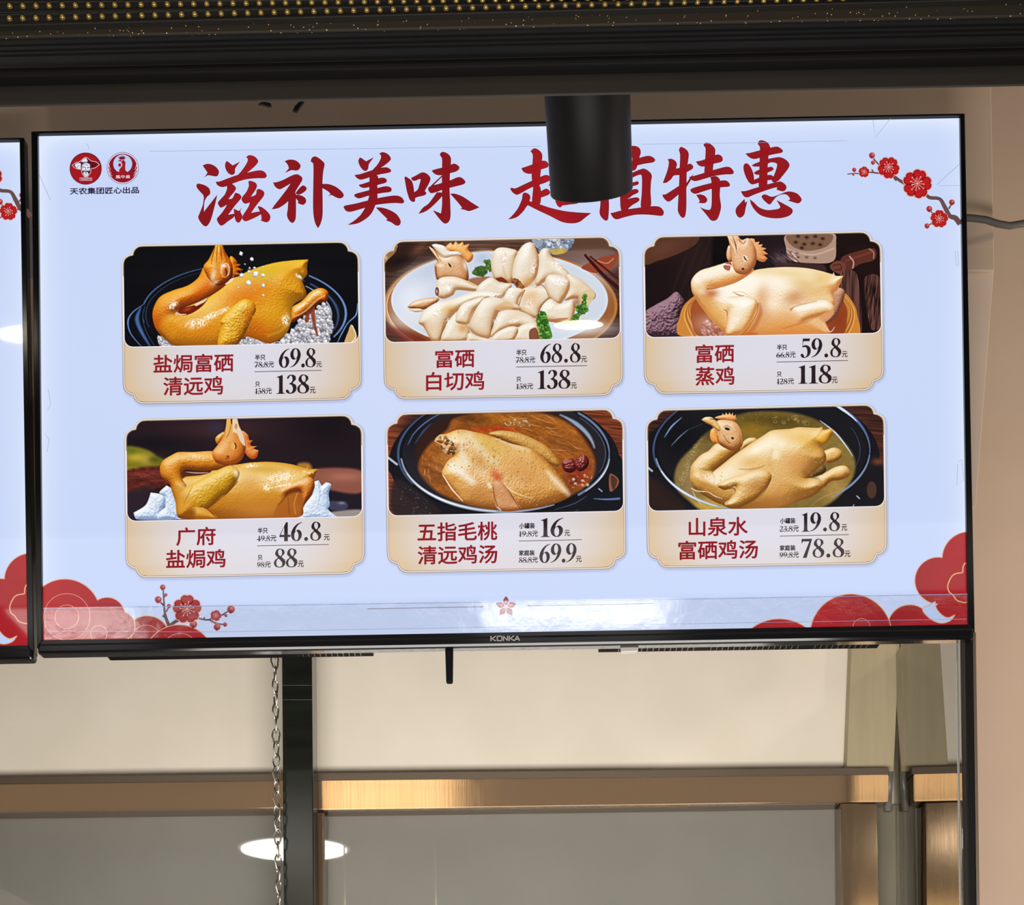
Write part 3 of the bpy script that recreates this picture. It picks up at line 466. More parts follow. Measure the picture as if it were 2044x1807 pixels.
def pic_peach_soup():
    p = Pic((120, 56, 32), 21)
    pot_frame(p, 1030, 400, 880, 500, 0)
    p.fill([(72, 410), (160, 470), (180, 600), (72, 520)], (18, 17, 22)); p.line([(74, 420), (152, 480)], 18, (196, 206, 222), .9, 8)
    p.fill([(150, 600), (500, 850), (440, 905), (130, 905)], (40, 32, 34), .9, 30); sp = p.mask([(200, 640), (420, 800), (420, 900), (200, 900)]); p.specks(sp, 40, 5, [(120, 120, 134)], .7)
    p.fill([(1880, 440), (1985, 430), (1985, 905), (1400, 905), (1700, 780)], (16, 18, 24), 1, 10); p.fill([(1890, 560), (1960, 600), (1950, 660), (1890, 700)], (140, 84, 58), 1, 6); p.fill([(1900, 570), (1950, 610), (1920, 690), (1900, 640)], (70, 44, 34), .9, 8)
    # inner wall, broth
    p.fill(arc(1030, 390, 830, 455, 0, 360, 44)[:-1], (34, 32, 38), 1, 8); p.blob(300, 200, 120, 200, (16, 16, 24), .8); p.fill(arc(1040, 400, 745, 400, 0, 360, 44)[:-1], (50, 26, 20), 1, 40)
    br = p.fill([(330, 520), (400, 340), (560, 200), (620, 110), (900, 60), (1300, 60), (1560, 150), (1710, 320), (1770, 470), (1730, 620), (1560, 740), (1300, 830), (1000, 850), (700, 800), (480, 700)], (150, 84, 26), 1, 30)
    p.blob(900, 120, 300, 60, (176, 104, 26), .9, 0, 1, br); p.blob(960, 190, 240, 26, (178, 56, 14), .9, -3, 1, br); p.blob(1300, 130, 220, 70, (160, 92, 30), .8, 10, 1, br); p.blob(430, 560, 120, 120, (120, 62, 34), .6, 0, 1, br); p.blob(560, 470, 100, 140, (190, 124, 56), .6, 20, 1, br); p.blob(1640, 560, 110, 110, (140, 44, 24), .9, 0, 1, br); p.blob(1450, 320, 180, 60, (150, 84, 30), .8, 25, 1, br); p.blob(760, 110, 140, 50, (70, 34, 16), .6, 0, 1, br)
    p.grain(br, 120, 30, .25, .45); p.grain(br, 24, 14, .18)
    for i in range(90):
        x, y = (p.r.uniform(900, 1700), p.r.uniform(70, 420)) if i < 62 else (p.r.uniform(350, 520), p.r.uniform(380, 720))
        L = p.r.uniform(60, 180); a = .35 + p.r.uniform(-.3, .3) if i < 62 else p.r.uniform(.6, 1.9)
        L = L if i < 62 else L * .35
        p.line([(x, y), (x + L * .5 * np.cos(a), y + L * .5 * np.sin(a) + p.r.uniform(-9, 9)), (x + L * np.cos(a), y + L * np.sin(a))], [1, 4, 1], [(232, 176, 110), (214, 120, 50), (110, 50, 16), (244, 206, 150)][i % 4], .6, clip=br)
    p.specks(p.mask([(1020, 120), (1230, 130), (1230, 170), (1040, 165)]), 40, 12, [(214, 170, 110), (170, 116, 60)], .8)
    # rim highlights
    p.line(arc(1035, 395, 850, 470, 62, 175), [8, 26, 30, 24, 12], (150, 160, 180), .95, 8); p.line(arc(1035, 395, 850, 470, 95, 160), [4, 14, 4], (240, 244, 250), .95, 6)
    p.line(arc(1035, 395, 872, 488, 150, 228), [10, 20, 16, 8], (70, 90, 130), .9, 8); p.line(arc(1035, 395, 850, 470, -45, 45), [18, 20, 10, 18, 20], (110, 128, 160), .9, 8); p.line(arc(1035, 395, 856, 474, 5, 40), [4, 12, 4], (226, 234, 246), .9, 6); p.line(arc(1035, 395, 820, 440, -42, 20), [4, 6, 4], (100, 112, 140), .7)
    p.line(arc(1030, 400, 740, 410, -52, -8), [10, 34, 30, 12], (160, 184, 214), .85, 16); p.line(arc(1030, 400, 800, 440, 190, 232), [3, 10, 6], (110, 132, 180), .8, 6); p.line([(300, 310), (370, 210), (430, 150)], [4, 16, 4], (70, 80, 110), .8, 10); p.line([(255, 300), (285, 230)], [10, 8], (60, 90, 130), .7, 8)
    # chicken
    G = GOLD
    p.form([(900, 230), (1000, 205), (1120, 220), (1240, 260), (1380, 340), (1480, 470), (1450, 500), (1300, 420), (1150, 340), (980, 270)], [(120, 70, 20), (170, 116, 40), (206, 152, 70), (226, 184, 116)], 50, spec=.3, bump=1.2)
    bd = p.form([(460, 290), (500, 240), (560, 230), (660, 196), (780, 215), (920, 250), (1080, 310), (1240, 350), (1340, 420), (1440, 520), (1520, 620), (1566, 700), (1560, 745), (1440, 800), (1200, 850), (980, 855), (800, 825), (700, 795), (620, 700), (530, 590), (525, 530), (570, 450), (620, 410), (530, 385), (520, 320)], G, 200, L=(-.5, -.6, .62), spec=.55, pw=12, bump=1.5, bs=12, scol=(250, 246, 240))
    p.blob(900, 330, 160, 70, (214, 172, 70), .6, 25, 1, bd); p.blob(820, 440, 80, 60, (206, 142, 64), .6, 30, 1, bd); p.blob(1150, 470, 160, 110, (214, 150, 72), .6, 30, 1, bd); p.blob(830, 720, 150, 90, (190, 124, 66), .6, 0, 1, bd); p.blob(1250, 600, 200, 90, (206, 140, 70), .5, 20, 1, bd)
    p.line([(740, 240), (840, 370), (960, 480)], [60, 50, 20], (240, 232, 220), .5, 60, bd); p.line([(700, 270), (680, 380), (730, 480)], [40, 60, 30], (240, 230, 216), .6, 50, bd); p.line([(600, 500), (690, 560), (770, 620)], [40, 60, 50], (248, 244, 240), .7, 50, bd); p.line([(960, 270), (1120, 330), (1230, 370)], [20, 40, 20], (236, 218, 190), .6, 30, bd); p.line([(1380, 540), (1450, 620), (1550, 720)], [14, 44, 30], (250, 246, 240), .65, 40, bd); p.line([(820, 540), (860, 560)], 60, (236, 210, 184), .5, 60, bd)
    p.line([(530, 570), (600, 680), (690, 780)], [6, 12, 6], (250, 236, 214), .85); p.specks(bd * (p.X < 1000) * (p.Y < 520), 110, 7, [(252, 246, 236), (190, 140, 90)], .45); p.specks(bd * (p.X > 900), 150, 6, [(244, 214, 160), (180, 116, 60)], .45)
    p.specks(p.mask([(500, 250), (600, 280), (640, 380), (560, 400), (520, 330)]), 40, 14, [(150, 96, 60), (226, 190, 150), (90, 40, 20)], .8); p.line([(460, 290), (520, 320)], 7, (230, 200, 170), .8)
    p.blob(970, 580, 50, 34, (206, 84, 50), .9, 40); p.blob(950, 560, 20, 30, (214, 110, 70), .7)
    p.form([(930, 640), (960, 616), (1010, 625), (1060, 680), (1110, 760), (1160, 850), (980, 855), (945, 740)], [(140, 78, 40), (184, 120, 72), (210, 150, 100), (226, 180, 136)], 50, spec=.2, bump=1.3); p.line([(1020, 630), (1080, 690), (1160, 730), (1260, 760)], [4, 10, 8, 3], (244, 226, 196), .7, 8); p.line([(1060, 690), (1110, 770), (1160, 850)], [3, 8, 5], (110, 54, 26), .7); p.line([(935, 660), (950, 750), (985, 850)], [4, 7, 5], (110, 56, 26), .7); p.line([(900, 640), (915, 665)], 26, (248, 238, 228), .7, 20)
    p.line([(975, 830), (1000, 855)], 8, (245, 240, 235), .8)
    for x, y, rx, ry in ((1560, 490, 62, 58), (1660, 470, 56, 70)):
        p.form(arc(x, y, rx, ry, 0, 360, 12, 30)[:-1], [(40, 6, 8), (84, 16, 16), (120, 30, 26), (160, 60, 50)], 40, spec=.5, bump=2.2, bs=16)
    p.specks(p.mask([(1560, 600), (1730, 560), (1720, 640), (1600, 680)]), 26, 12, [(226, 170, 130), (120, 40, 26), (244, 220, 200)], .7)
    p.line(arc(1150, 770, 560, 160, 30, 80), [3, 4, 2], (190, 196, 210), .4)
    p.line([(1760, 760), (1860, 766), (1965, 760)], [6, 14, 18], (110, 136, 190), .8, 8); p.line([(1800, 680), (1825, 700)], 12, (150, 170, 210), .8); p.line([(1440, 850), (1600, 800), (1700, 740)], [4, 8, 4], (70, 84, 120), .8)
    return np.clip(p.C, 0, 255)

def pic_spring_soup():
    p = Pic((64, 34, 26), 25)
    pot_frame(p, 1010, 410, 895, 520, 0)
    p.fill([(60, 300), (200, 250), (220, 600), (60, 560)], (16, 14, 18), .9, 30)
    p.line([(72, 545), (108, 575)], 16, (190, 200, 214), .9, 8); p.fill([(70, 640), (190, 680), (400, 905), (80, 905)], (40, 26, 22), .9, 40)
    p.fill([(1880, 500), (1990, 530), (1995, 905), (1500, 905), (1700, 800)], (22, 20, 24), 1, 20); p.fill(arc(1900, 730, 40, 70, 0, 360, 10)[:-1], (80, 52, 42), .9, 10); p.blob(1950, 500, 50, 30, (130, 70, 46), .8)
    p.fill(arc(1010, 400, 850, 490, 0, 360, 44)[:-1], (22, 22, 26), 1, 8)
    p.blob(330, 320, 180, 160, (10, 10, 14), .9)
    br = p.fill([(290, 620), (330, 500), (440, 380), (560, 260), (780, 130), (1000, 90), (1300, 110), (1540, 210), (1700, 370), (1765, 500), (1740, 640), (1620, 790), (1480, 880), (1300, 910), (560, 910), (400, 810), (310, 720)], (128, 104, 48), 1, 26)
    p.blob(1100, 170, 400, 70, (84, 66, 18), .9, 3, 1, br); p.blob(620, 240, 120, 90, (60, 46, 22), .8, -20, 1, br); p.blob(930, 240, 130, 60, (150, 112, 24), .8, 0, 1, br); p.blob(1640, 400, 130, 110, (138, 116, 56), .8, 20, 1, br); p.blob(430, 640, 120, 180, (150, 124, 84), .8, 0, 1, br); p.blob(1620, 720, 130, 100, (176, 140, 74), .9, -30, 1, br); p.blob(600, 860, 200, 70, (206, 168, 70), .9, 0, 1, br); p.blob(1550, 600, 80, 40, (120, 96, 50), .8, 0, 1, br)
    p.grain(br, 40, 20, .1)
    for x, y in [(300 + p.r.rand() * 40 + 180 * t, 700 - 420 * t + p.r.rand() * 40) for t in np.linspace(0, 1.1, 34)] + [(p.r.uniform(1100, 1380), p.r.uniform(110, 190)) for _ in range(14)] + [(p.r.uniform(740, 1100), p.r.uniform(850, 890)) for _ in range(12)]:
        r = p.r.uniform(7, 20); p.line(arc(x, y, r, r * .8, 0, 360, 9), 3, (206, 184, 130), .55, clip=br)
    p.specks(br * (p.Y < 330), 70, 4, [(214, 186, 90)], .6)
    # rim
    p.line(arc(1005, 405, 872, 505, 105, 172), [8, 22, 26, 18, 10], (150, 168, 196), .95, 8); p.line(arc(1005, 405, 872, 505, 115, 160), [4, 12, 6], (240, 246, 252), .95, 6); p.line(arc(1005, 405, 885, 510, 165, 235), [12, 16, 12, 5], (66, 86, 130), .9, 8); p.line(arc(1005, 405, 880, 505, -52, 5), [12, 26, 16, 8], (90, 110, 160), .9, 8); p.line(arc(1005, 405, 876, 500, -54, -28), [10, 22, 6], (220, 232, 250), .9, 6); p.line(arc(1005, 405, 880, 505, 5, 50), [8, 14, 18, 6], (130, 150, 186), .9, 6)
    p.line([(1480, 165), (1600, 260), (1690, 370), (1745, 455)], [4, 14, 10, 4], (200, 216, 240), .9, 6); p.line(arc(1005, 405, 800, 440, -25, 20), [4, 6, 3], (80, 92, 120), .7)
    p.line([(210, 300), (270, 210), (350, 140)], [4, 14, 4], (130, 160, 206), .9, 6); p.line([(265, 370), (330, 300), (400, 240)], [3, 8, 3], (130, 150, 190), .8); p.line([(400, 240), (520, 190)], 3, (90, 100, 120), .7)
    F = [(120, 72, 22), (176, 122, 50), (214, 164, 84), (232, 192, 122), (252, 230, 190)]
    # far wing, far leg
    p.form([(830, 400), (850, 340), (900, 305), (960, 310), (950, 350), (880, 380)], F, 30, spec=.4)
    p.form([(1500, 430), (1540, 400), (1600, 384), (1650, 410), (1655, 460), (1600, 500), (1530, 505)], F, 50, spec=.3)
    p.form([(1440, 560), (1500, 520), (1530, 560), (1500, 600), (1420, 620)], [(60, 40, 16), (100, 70, 30), (140, 104, 54)], 40, spec=.1)
    bd = p.form([(420, 600), (470, 560), (600, 570), (760, 460), (900, 360), (1010, 290), (1090, 244), (1230, 232), (1310, 218), (1460, 224), (1495, 215, 1), (1510, 240), (1580, 238, 1), (1575, 290), (1520, 350), (1490, 370), (1525, 440), (1520, 500), (1440, 570), (1390, 625), (1470, 650), (1500, 700), (1430, 775), (1320, 815), (1200, 865), (1000, 905), (700, 860), (480, 740), (425, 670)], F, 220, L=(-.35, -.7, .6), spec=.5, pw=14, bump=.8, bs=11)
    p.blob(1340, 310, 180, 60, (232, 178, 66), .6, 10, 1, bd); p.blob(1290, 520, 110, 80, (222, 156, 96), .6, 0, 1, bd); p.blob(1080, 840, 230, 60, (176, 112, 48), .7, -8, 1, bd); p.blob(920, 500, 120, 60, (222, 164, 76), .6, -10, 1, bd); p.blob(1150, 700, 100, 130, (214, 154, 84), .5, 0, 1, bd); p.blob(560, 690, 110, 40, (196, 136, 60), .7, 20, 1, bd)
    p.line([(820, 560), (930, 560), (1030, 530)], [4, 12, 4], (170, 108, 40), .6, 12); p.line([(1090, 400), (1060, 520)], [4, 14], (180, 120, 56), .3, 30)
    for x, y, a, b, an in ((1020, 370, 110, 30, -30), (1160, 360, 50, 40, 0), (960, 400, 60, 20, -30), (480, 540, 50, 30, -50), (1120, 440, 40, 50, 0), (600, 660, 60, 20, 30)):
        p.blob(x, y, a, b, (255, 246, 226), .6, an, 1, bd)
    p.specks(bd * (p.X > 1080) * (p.Y > 480), 70, 4, [(250, 226, 170)], .6); p.specks(bd * (p.X < 700), 40, 5, [(250, 216, 150)], .6)
    p.form([(1440, 310), (1490, 250), (1575, 232), (1580, 260), (1540, 340), (1500, 362), (1450, 340)], [(150, 90, 10), (200, 140, 30), (228, 172, 60), (246, 210, 120)], 40, spec=.4)
    # near leg
    p.form([(1340, 660), (1420, 630), (1500, 600), (1600, 545), (1680, 532), (1718, 570), (1710, 620), (1640, 650), (1570, 660), (1500, 720), (1420, 780), (1340, 800)], F, 60, spec=.3, L=(-.2, -.8, .6), fade=((1370, 730, 150),)); p.line([(1345, 630), (1420, 622), (1500, 600)], [6, 12, 6], (84, 52, 18), .8, 8); p.blob(1690, 610, 20, 30, (140, 86, 40), .7)
    # neck and head
    nk = p.form([(420, 600), (432, 530), (500, 450), (570, 410), (640, 350), (840, 330), (830, 390), (760, 450), (650, 540), (605, 580), (620, 640), (500, 700), (430, 670)], F, 90, spec=.4, bump=1.1, bs=10, fade=((540, 690, 150),)); p.line([(605, 578), (700, 500), (820, 400)], [10, 12, 8], (110, 60, 14), .8, 8)
    H = [(130, 72, 26), (184, 122, 64), (216, 160, 104), (232, 190, 140), (250, 224, 190)]
    p.form([(620, 140), (680, 118), (682, 104, 1), (700, 118), (712, 98, 1), (728, 116), (740, 96, 1), (752, 116), (768, 98, 1), (772, 125), (795, 112, 1), (790, 130), (798, 155), (760, 170), (700, 160)], [(176, 96, 40), (220, 140, 70), (240, 170, 100), (250, 204, 150)], 30, spec=.2)
    hd = p.form([(640, 165), (720, 160), (790, 180), (835, 240), (852, 320), (830, 380), (760, 410), (660, 360), (630, 300), (610, 230)], H, 90, spec=.35)
    p.form([(512, 155, 1), (545, 136), (600, 140), (650, 190), (670, 240), (640, 250), (590, 205), (550, 185)], [(160, 104, 40), (210, 160, 84), (234, 196, 130), (250, 230, 190)], 24, spec=.3); p.line([(515, 165), (590, 200), (655, 245)], [3, 7, 4], (120, 66, 24), .85); p.line([(580, 150), (620, 155), (640, 170)], [6, 12, 4], (90, 50, 20), .7)
    p.form([(590, 240), (620, 230), (650, 300), (660, 350), (630, 345), (600, 336), (580, 290)], [(190, 96, 30), (226, 140, 56), (242, 170, 90), (250, 200, 130)], 24, spec=.2)
    p.fill(arc(722, 232, 30, 20, 0, 360, 12, 20)[:-1], (230, 190, 140)); p.fill(arc(722, 232, 22, 11, 0, 360, 10, 20)[:-1], (46, 26, 14)); p.line([(690, 214), (722, 206), (752, 226)], [4, 7, 4], (150, 90, 46), .8); p.fill(arc(765, 308, 11, 10, 0, 360, 8)[:-1], (40, 14, 8)); p.line([(690, 280), (720, 330), (745, 348)], [4, 8, 10], (130, 70, 34), .6); p.line([(640, 290), (655, 340), (690, 356)], [6, 10, 5], (140, 70, 30), .7)
    p.line([(800, 200), (836, 280), (840, 350)], 8, (244, 196, 120), .5, 10)
    # near wing
    w = p.form([(700, 840), (760, 790), (790, 700), (700, 730), (640, 690), (720, 640), (850, 600), (960, 568), (1040, 570), (1082, 610), (1070, 670), (1020, 740), (940, 810), (820, 870), (740, 880)], F, 80, spec=.5, bump=1.2, bs=12, L=(-.3, -.75, .6))
    p.blob(960, 700, 90, 60, (176, 112, 52), .6, -35, 1, w); p.line([(1078, 640), (1030, 740), (940, 815), (820, 875)], 7, (120, 70, 26), .6); p.line([(690, 730), (770, 715), (785, 740), (740, 810), (710, 838)], [4, 12, 8, 8, 5], (110, 62, 20), .7, 8); p.line([(740, 690), (850, 640), (940, 600)], [14, 24, 14], (250, 226, 180), .55, 30, w); p.line([(780, 740), (750, 800), (705, 838)], 5, (246, 230, 196), .8)
    p.line([(425, 715), (480, 740), (560, 745), (620, 780), (680, 800)], [6, 10, 6, 8, 4], (236, 222, 200), .8); p.line([(440, 740), (470, 800), (510, 850)], [4, 10, 4], (226, 206, 170), .7)
    p.line([(1380, 880), (1500, 790), (1640, 740)], [3, 4, 2], (226, 200, 140), .4); p.line([(1780, 780), (1800, 800)], 10, (180, 200, 230), .8); p.line([(1745, 870), (1756, 850)], 6, (200, 214, 236), .8)
    return np.clip(p.C, 0, 255)
PICS = [pic_salt_pot, pic_white_cut, pic_steamed, pic_salt_baked, pic_peach_soup, pic_spring_soup]
# ================================================================ what the screen shows: flat, self-lit shapes on the panel
def m_screen(nt, b):
    a = nt.nodes.new('ShaderNodeVertexColor'); a.layer_name = 'Col'
    nt.links.new(a.outputs[0], b.inputs['Emission Color']); b.inputs['Emission Strength'].default_value = 1.
SCREEN = mat('screen_pixels', (.004, .004, .005), .03, 0, .5, m_screen)
class Art:
    """flat coloured shapes, each on its own hair-thin layer of the panel"""
    def __init__(s, base=1): s.v, s.f, s.c = [], [], []; s.layer = base - 1; s.last = None
    def tri(s, pts, faces, cols):
        key = tuple(np.asarray(cols, float).ravel()[:3]) if np.ndim(cols) == 1 else 'shaded'
        if key != s.last: s.layer += 1; s.last = key
        y = -.00003 * s.layer; o = len(s.v)
        for (x, yy) in pts: p = P(x, yy, 0); s.v.append((p.x, y, p.z))
        c = np.asarray(cols, float)
        s.c.extend([c] * len(pts) if c.ndim == 1 else list(c))
        s.f.extend([tuple(i + o for i in f) for f in faces])
    def poly(s, loops, col, clip=True):
        """filled outline (first loop) with holes (other loops), pixel coordinates"""
        if not isinstance(loops[0], (list, np.ndarray)) or not hasattr(loops[0][0], '__len__'): loops = [loops]
        L = [[tuple(map(float, q[:2])) for q in l] for l in loops]
        if clip: L = [clip_lit(l) for l in L]
        L = [l for l in L if len(l) > 2]
        if not L: return
        pts = [q for l in L for q in l]
        t = tessellate_polygon([[Vector((x, y, 0)) for x, y in l] for l in L])
        s.tri(pts, t, col(np.array(pts)) if callable(col) else col)
    def ribbon(s, pts, w, col, closed=False, smooth=True):
        pl = catmull(pts, closed, 5) if smooth else np.array([p[:2] for p in pts], float)
        if closed: pl = np.vstack([pl, pl[:1]])
        N = len(pl); ws = np.interp(np.linspace(0, 1, N), np.linspace(0, 1, len(w)), w) if hasattr(w, '__len__') else np.full(N, w)
        t = np.gradient(pl, axis=0); t /= np.linalg.norm(t, axis=1)[:, None] + 1e-9; n = np.stack([-t[:, 1], t[:, 0]], 1) * ws[:, None] / 2
        keep = np.array([inside_lit(q) for q in pl]); q = np.vstack([pl + n, pl - n])
        s.tri(q, [(i, i + 1, N + i + 1, N + i) for i in range(N - 1) if keep[i] and keep[i + 1]], col)
    def grid(s, rows, fn):
        """rows of (x, y) point arrays, all the same length; fn gives each point's colour"""
        R = np.array(rows); h, k = R.shape[:2]
        s.tri(R.reshape(-1, 2), [(i * k + j, i * k + j + 1, (i + 1) * k + j + 1, (i + 1) * k + j) for i in range(h - 1) for j in range(k - 1)], fn(R.reshape(-1, 2)))
    def build(s, name, parent, label=None):
        me = bpy.data.meshes.new(name); me.from_pydata(s.v, [], s.f); me.update()
        at = me.color_attributes.new('Col', 'FLOAT_COLOR', 'POINT')
        c = np.ones((len(s.v), 4), np.float32); c[:, :3] = lin(np.array(s.c)); at.data.foreach_set('color', c.ravel())
        o = link(name, me, SCREEN, parent)
        if label: o['label'] = label
        return o
LIT = np.array([(78, 272), (1914, 236), (1930, 1249.5), (87, 1281)], float)
def inside_lit(q):
    for i in range(4):
        a, b = LIT[i], LIT[(i + 1) % 4]
        if (b[0] - a[0]) * (q[1] - a[1]) - (b[1] - a[1]) * (q[0] - a[0]) < 0: return False
    return True
def clip_lit(l):
    for i in range(4):
        a, b = LIT[i], LIT[(i + 1) % 4]; out = []
        side = lambda q: (b[0] - a[0]) * (q[1] - a[1]) - (b[1] - a[1]) * (q[0] - a[0])
        for j in range(len(l)):
            p, q = l[j - 1], l[j]; sp, sq = side(p), side(q)
            if (sp < 0) != (sq < 0):
                t = sp / (sp - sq); out.append((p[0] + t * (q[0] - p[0]), p[1] + t * (q[1] - p[1])))
            if sq >= 0: out.append(q)
        l = out
        if not l: return []
    return l
def inset(pl, d):
    """polygon moved inwards by d"""
    pl = np.asarray(pl, float)
    a2 = np.sum(pl[:, 0] * np.roll(pl[:, 1], -1) - np.roll(pl[:, 0], -1) * pl[:, 1])
    e = np.roll(pl, -1, 0) - pl; e /= np.linalg.norm(e, axis=1)[:, None] + 1e-9
    n = np.stack([-e[:, 1], e[:, 0]], 1) * np.sign(a2); m = n + np.roll(n, 1, 0); k = np.linalg.norm(m, axis=1)[:, None]
    m = m / np.maximum(k, .3) * np.minimum(2 / np.maximum(k, .7), 1.7)
    return pl + m * d
SLOPE = -.0185
def bilin(c, s, t):
    c = np.asarray(c, float); s, t = np.asarray(s)[..., None], np.asarray(t)[..., None]
    return (c[0] * (1 - s) + c[1] * s) * (1 - t) + (c[3] * (1 - s) + c[2] * s) * t
BG = lambda q: bg_col(q)
def bg_col(q):
    x = (q[:, 0] - 80) / 1850; y = (q[:, 1] - 236 + .0185 * (q[:, 0] - 1914)) / 1012
    e = np.exp(-x / .012) + np.exp(-(1 - x) / .012) + 1.1 * np.exp(-y / .02) + .5 * np.exp(-(1 - y) / .02)
    g = .5 + .5 * np.cos(np.clip((y - .45) * 2.6, -3, 3)) * np.exp(-((x - .5) / .6) ** 2)
    base = np.array(BG0) * (1 - g[:, None]) + np.array(BG1) * g[:, None]
    return np.clip(base + (np.array((228, 238, 255)) - base) * np.clip(e, 0, 1)[:, None] * .8, 0, 255)
BG0, BG1 = (186, 205, 247), (207, 219, 249)
# ---------------------------------------------------------------- lettering
_tcache = {}
def text_mesh(body):
    k = body
    if k not in _tcache:
        c = bpy.data.curves.new('lettering', 'FONT'); c.body = body; c.resolution_u = 4
        o = bpy.data.objects.new('lettering', c); COL.objects.link(o)
        dg = bpy.context.evaluated_depsgraph_get(); dg.update()
        me = bpy.data.meshes.new_from_object(o.evaluated_get(dg))
        v = np.array([q.co[:2] for q in me.vertices]); f = [tuple(q.vertices) for q in me.polygons]
        bpy.data.objects.remove(o); bpy.data.curves.remove(c); bpy.data.meshes.remove(me)
        v -= v.min(0); v /= v.max(0); _tcache[k] = (v, f)
    return _tcache[k]
def put_text(art, body, x0, y0, x1, y1, col, bold=0., slope=SLOPE):
    """lettering fitted to the pixel box, baseline following the panel"""
    v, f = text_mesh(body)
    for ox, oy in ([(0, 0)] if not bold else [(bold * math.cos(k * .7854), bold * math.sin(k * .7854)) for k in range(8)]):
        x = x0 + bold + v[:, 0] * (x1 - x0 - 2 * bold) + ox; y = y1 - bold - v[:, 1] * (y1 - y0 - 2 * bold) + slope * (x - (x0 + x1) / 2) + oy
        art.tri(np.stack([x, y], 1), f, col)
DIG = {
 '6': (61, [[(61,0,1),(34,10),(12,32),(0,62),(6,88),(24,100),(44,97),(58,78),(58,56),(46,42),(34,42),(22,49,1),(30,28),(44,12),(61,3,1)], [(30,47),(40,62),(39,86),(29,96.5),(20,86),(19,62)]]),
 '8': (60, [[(32,0),(52,8),(56,26),(42,44),(58,60),(60,80),(48,96),(28,100),(8,94),(0,76),(6,60),(20,47),(8,34),(8,18),(18,4)], [(33,4),(42,14),(42,30),(34,40),(24,28),(23,12)], [(24,54),(36,64),(44,78),(40,92),(29,96),(16,90),(13,74),(16,62)]]),
 '1': (46, [[(4,11,1),(34,0,1),(35,92),(46,97,1),(46,100,1),(2,100,1),(2,97,1),(14,92),(15,20),(11,14),(4,15,1)]]),
 '3': (54, [[(6,18),(14,4),(32,0),(48,8),(50,26),(36,44),(50,54),(54,74),(44,94),(22,101),(4,94),(0,84),(6,78),(14,82),(20,95),(30,92),(36,74),(30,56),(18,50,1),(18,46,1),(30,38),(34,22),(28,6),(20,8),(16,18),(10,22)]]),
 '5': (56, [[(12,0,1),(52,0,1),(50,14,1),(16,14,1),(14,36),(32,34),(52,46),(56,70),(44,92),(20,101),(4,95),(0,84),(8,78),(16,84),(22,96),(34,88),(37,66),(30,46),(10,46,1)]]),
 '7': (56, [[(2,0,1),(56,0,1),(56,4,1),(28,100,1),(8,100,1),(42,14,1),(10,14),(6,22),(2,24,1)]]),
 '4': (60, [[(36,0,1),(46,0,1),(46,66,1),(60,66,1),(60,78,1),(46,78,1),(46,100,1),(26,100,1),(26,78,1),(0,78,1),(0,70,1)], [(26,24,1),(26,66,1),(7,66,1)]]),
 '2': (55, [[(4,18),(16,3),(34,0),(50,10),(50,30),(36,54),(18,82),(44,84),(52,72,1),(55,72,1),(52,100,1),(0,100,1),(0,94,1),(20,62),(32,38),(32,18),(24,6),(16,10),(16,20),(8,24)]]),
 '.': (20, [arc(10, 90, 10.5, 10.5, 0, 330, 12)])}
DIG['9'] = (61, [[(61 - q[0], 100 - q[1], *q[2:]) for q in l] for l in DIG['6'][1]])
def put_number(art, num, x0, y0, x1, y1, col):
    pad = 9 if y1 - y0 > 20 and num not in ('69.8', '69.9') else 0
    W = sum(DIG[c][0] + 3 + 2 * pad * (c == '.') for c in num) - 3; sx = (x1 - x0) / W; sy = (y1 - y0) / 100; x = x0
    for c in num:
        w_, loops = DIG[c]; x += pad * sx * (c == '.')
        art.poly([[(x + q[0] * sx, y0 + q[1] * sy + SLOPE * (x + q[0] * sx - (x0 + x1) / 2)) for q in catmull(l, True, 5)] for l in loops], col)
        x += (w_ + 3 + pad * (c == '.')) * sx
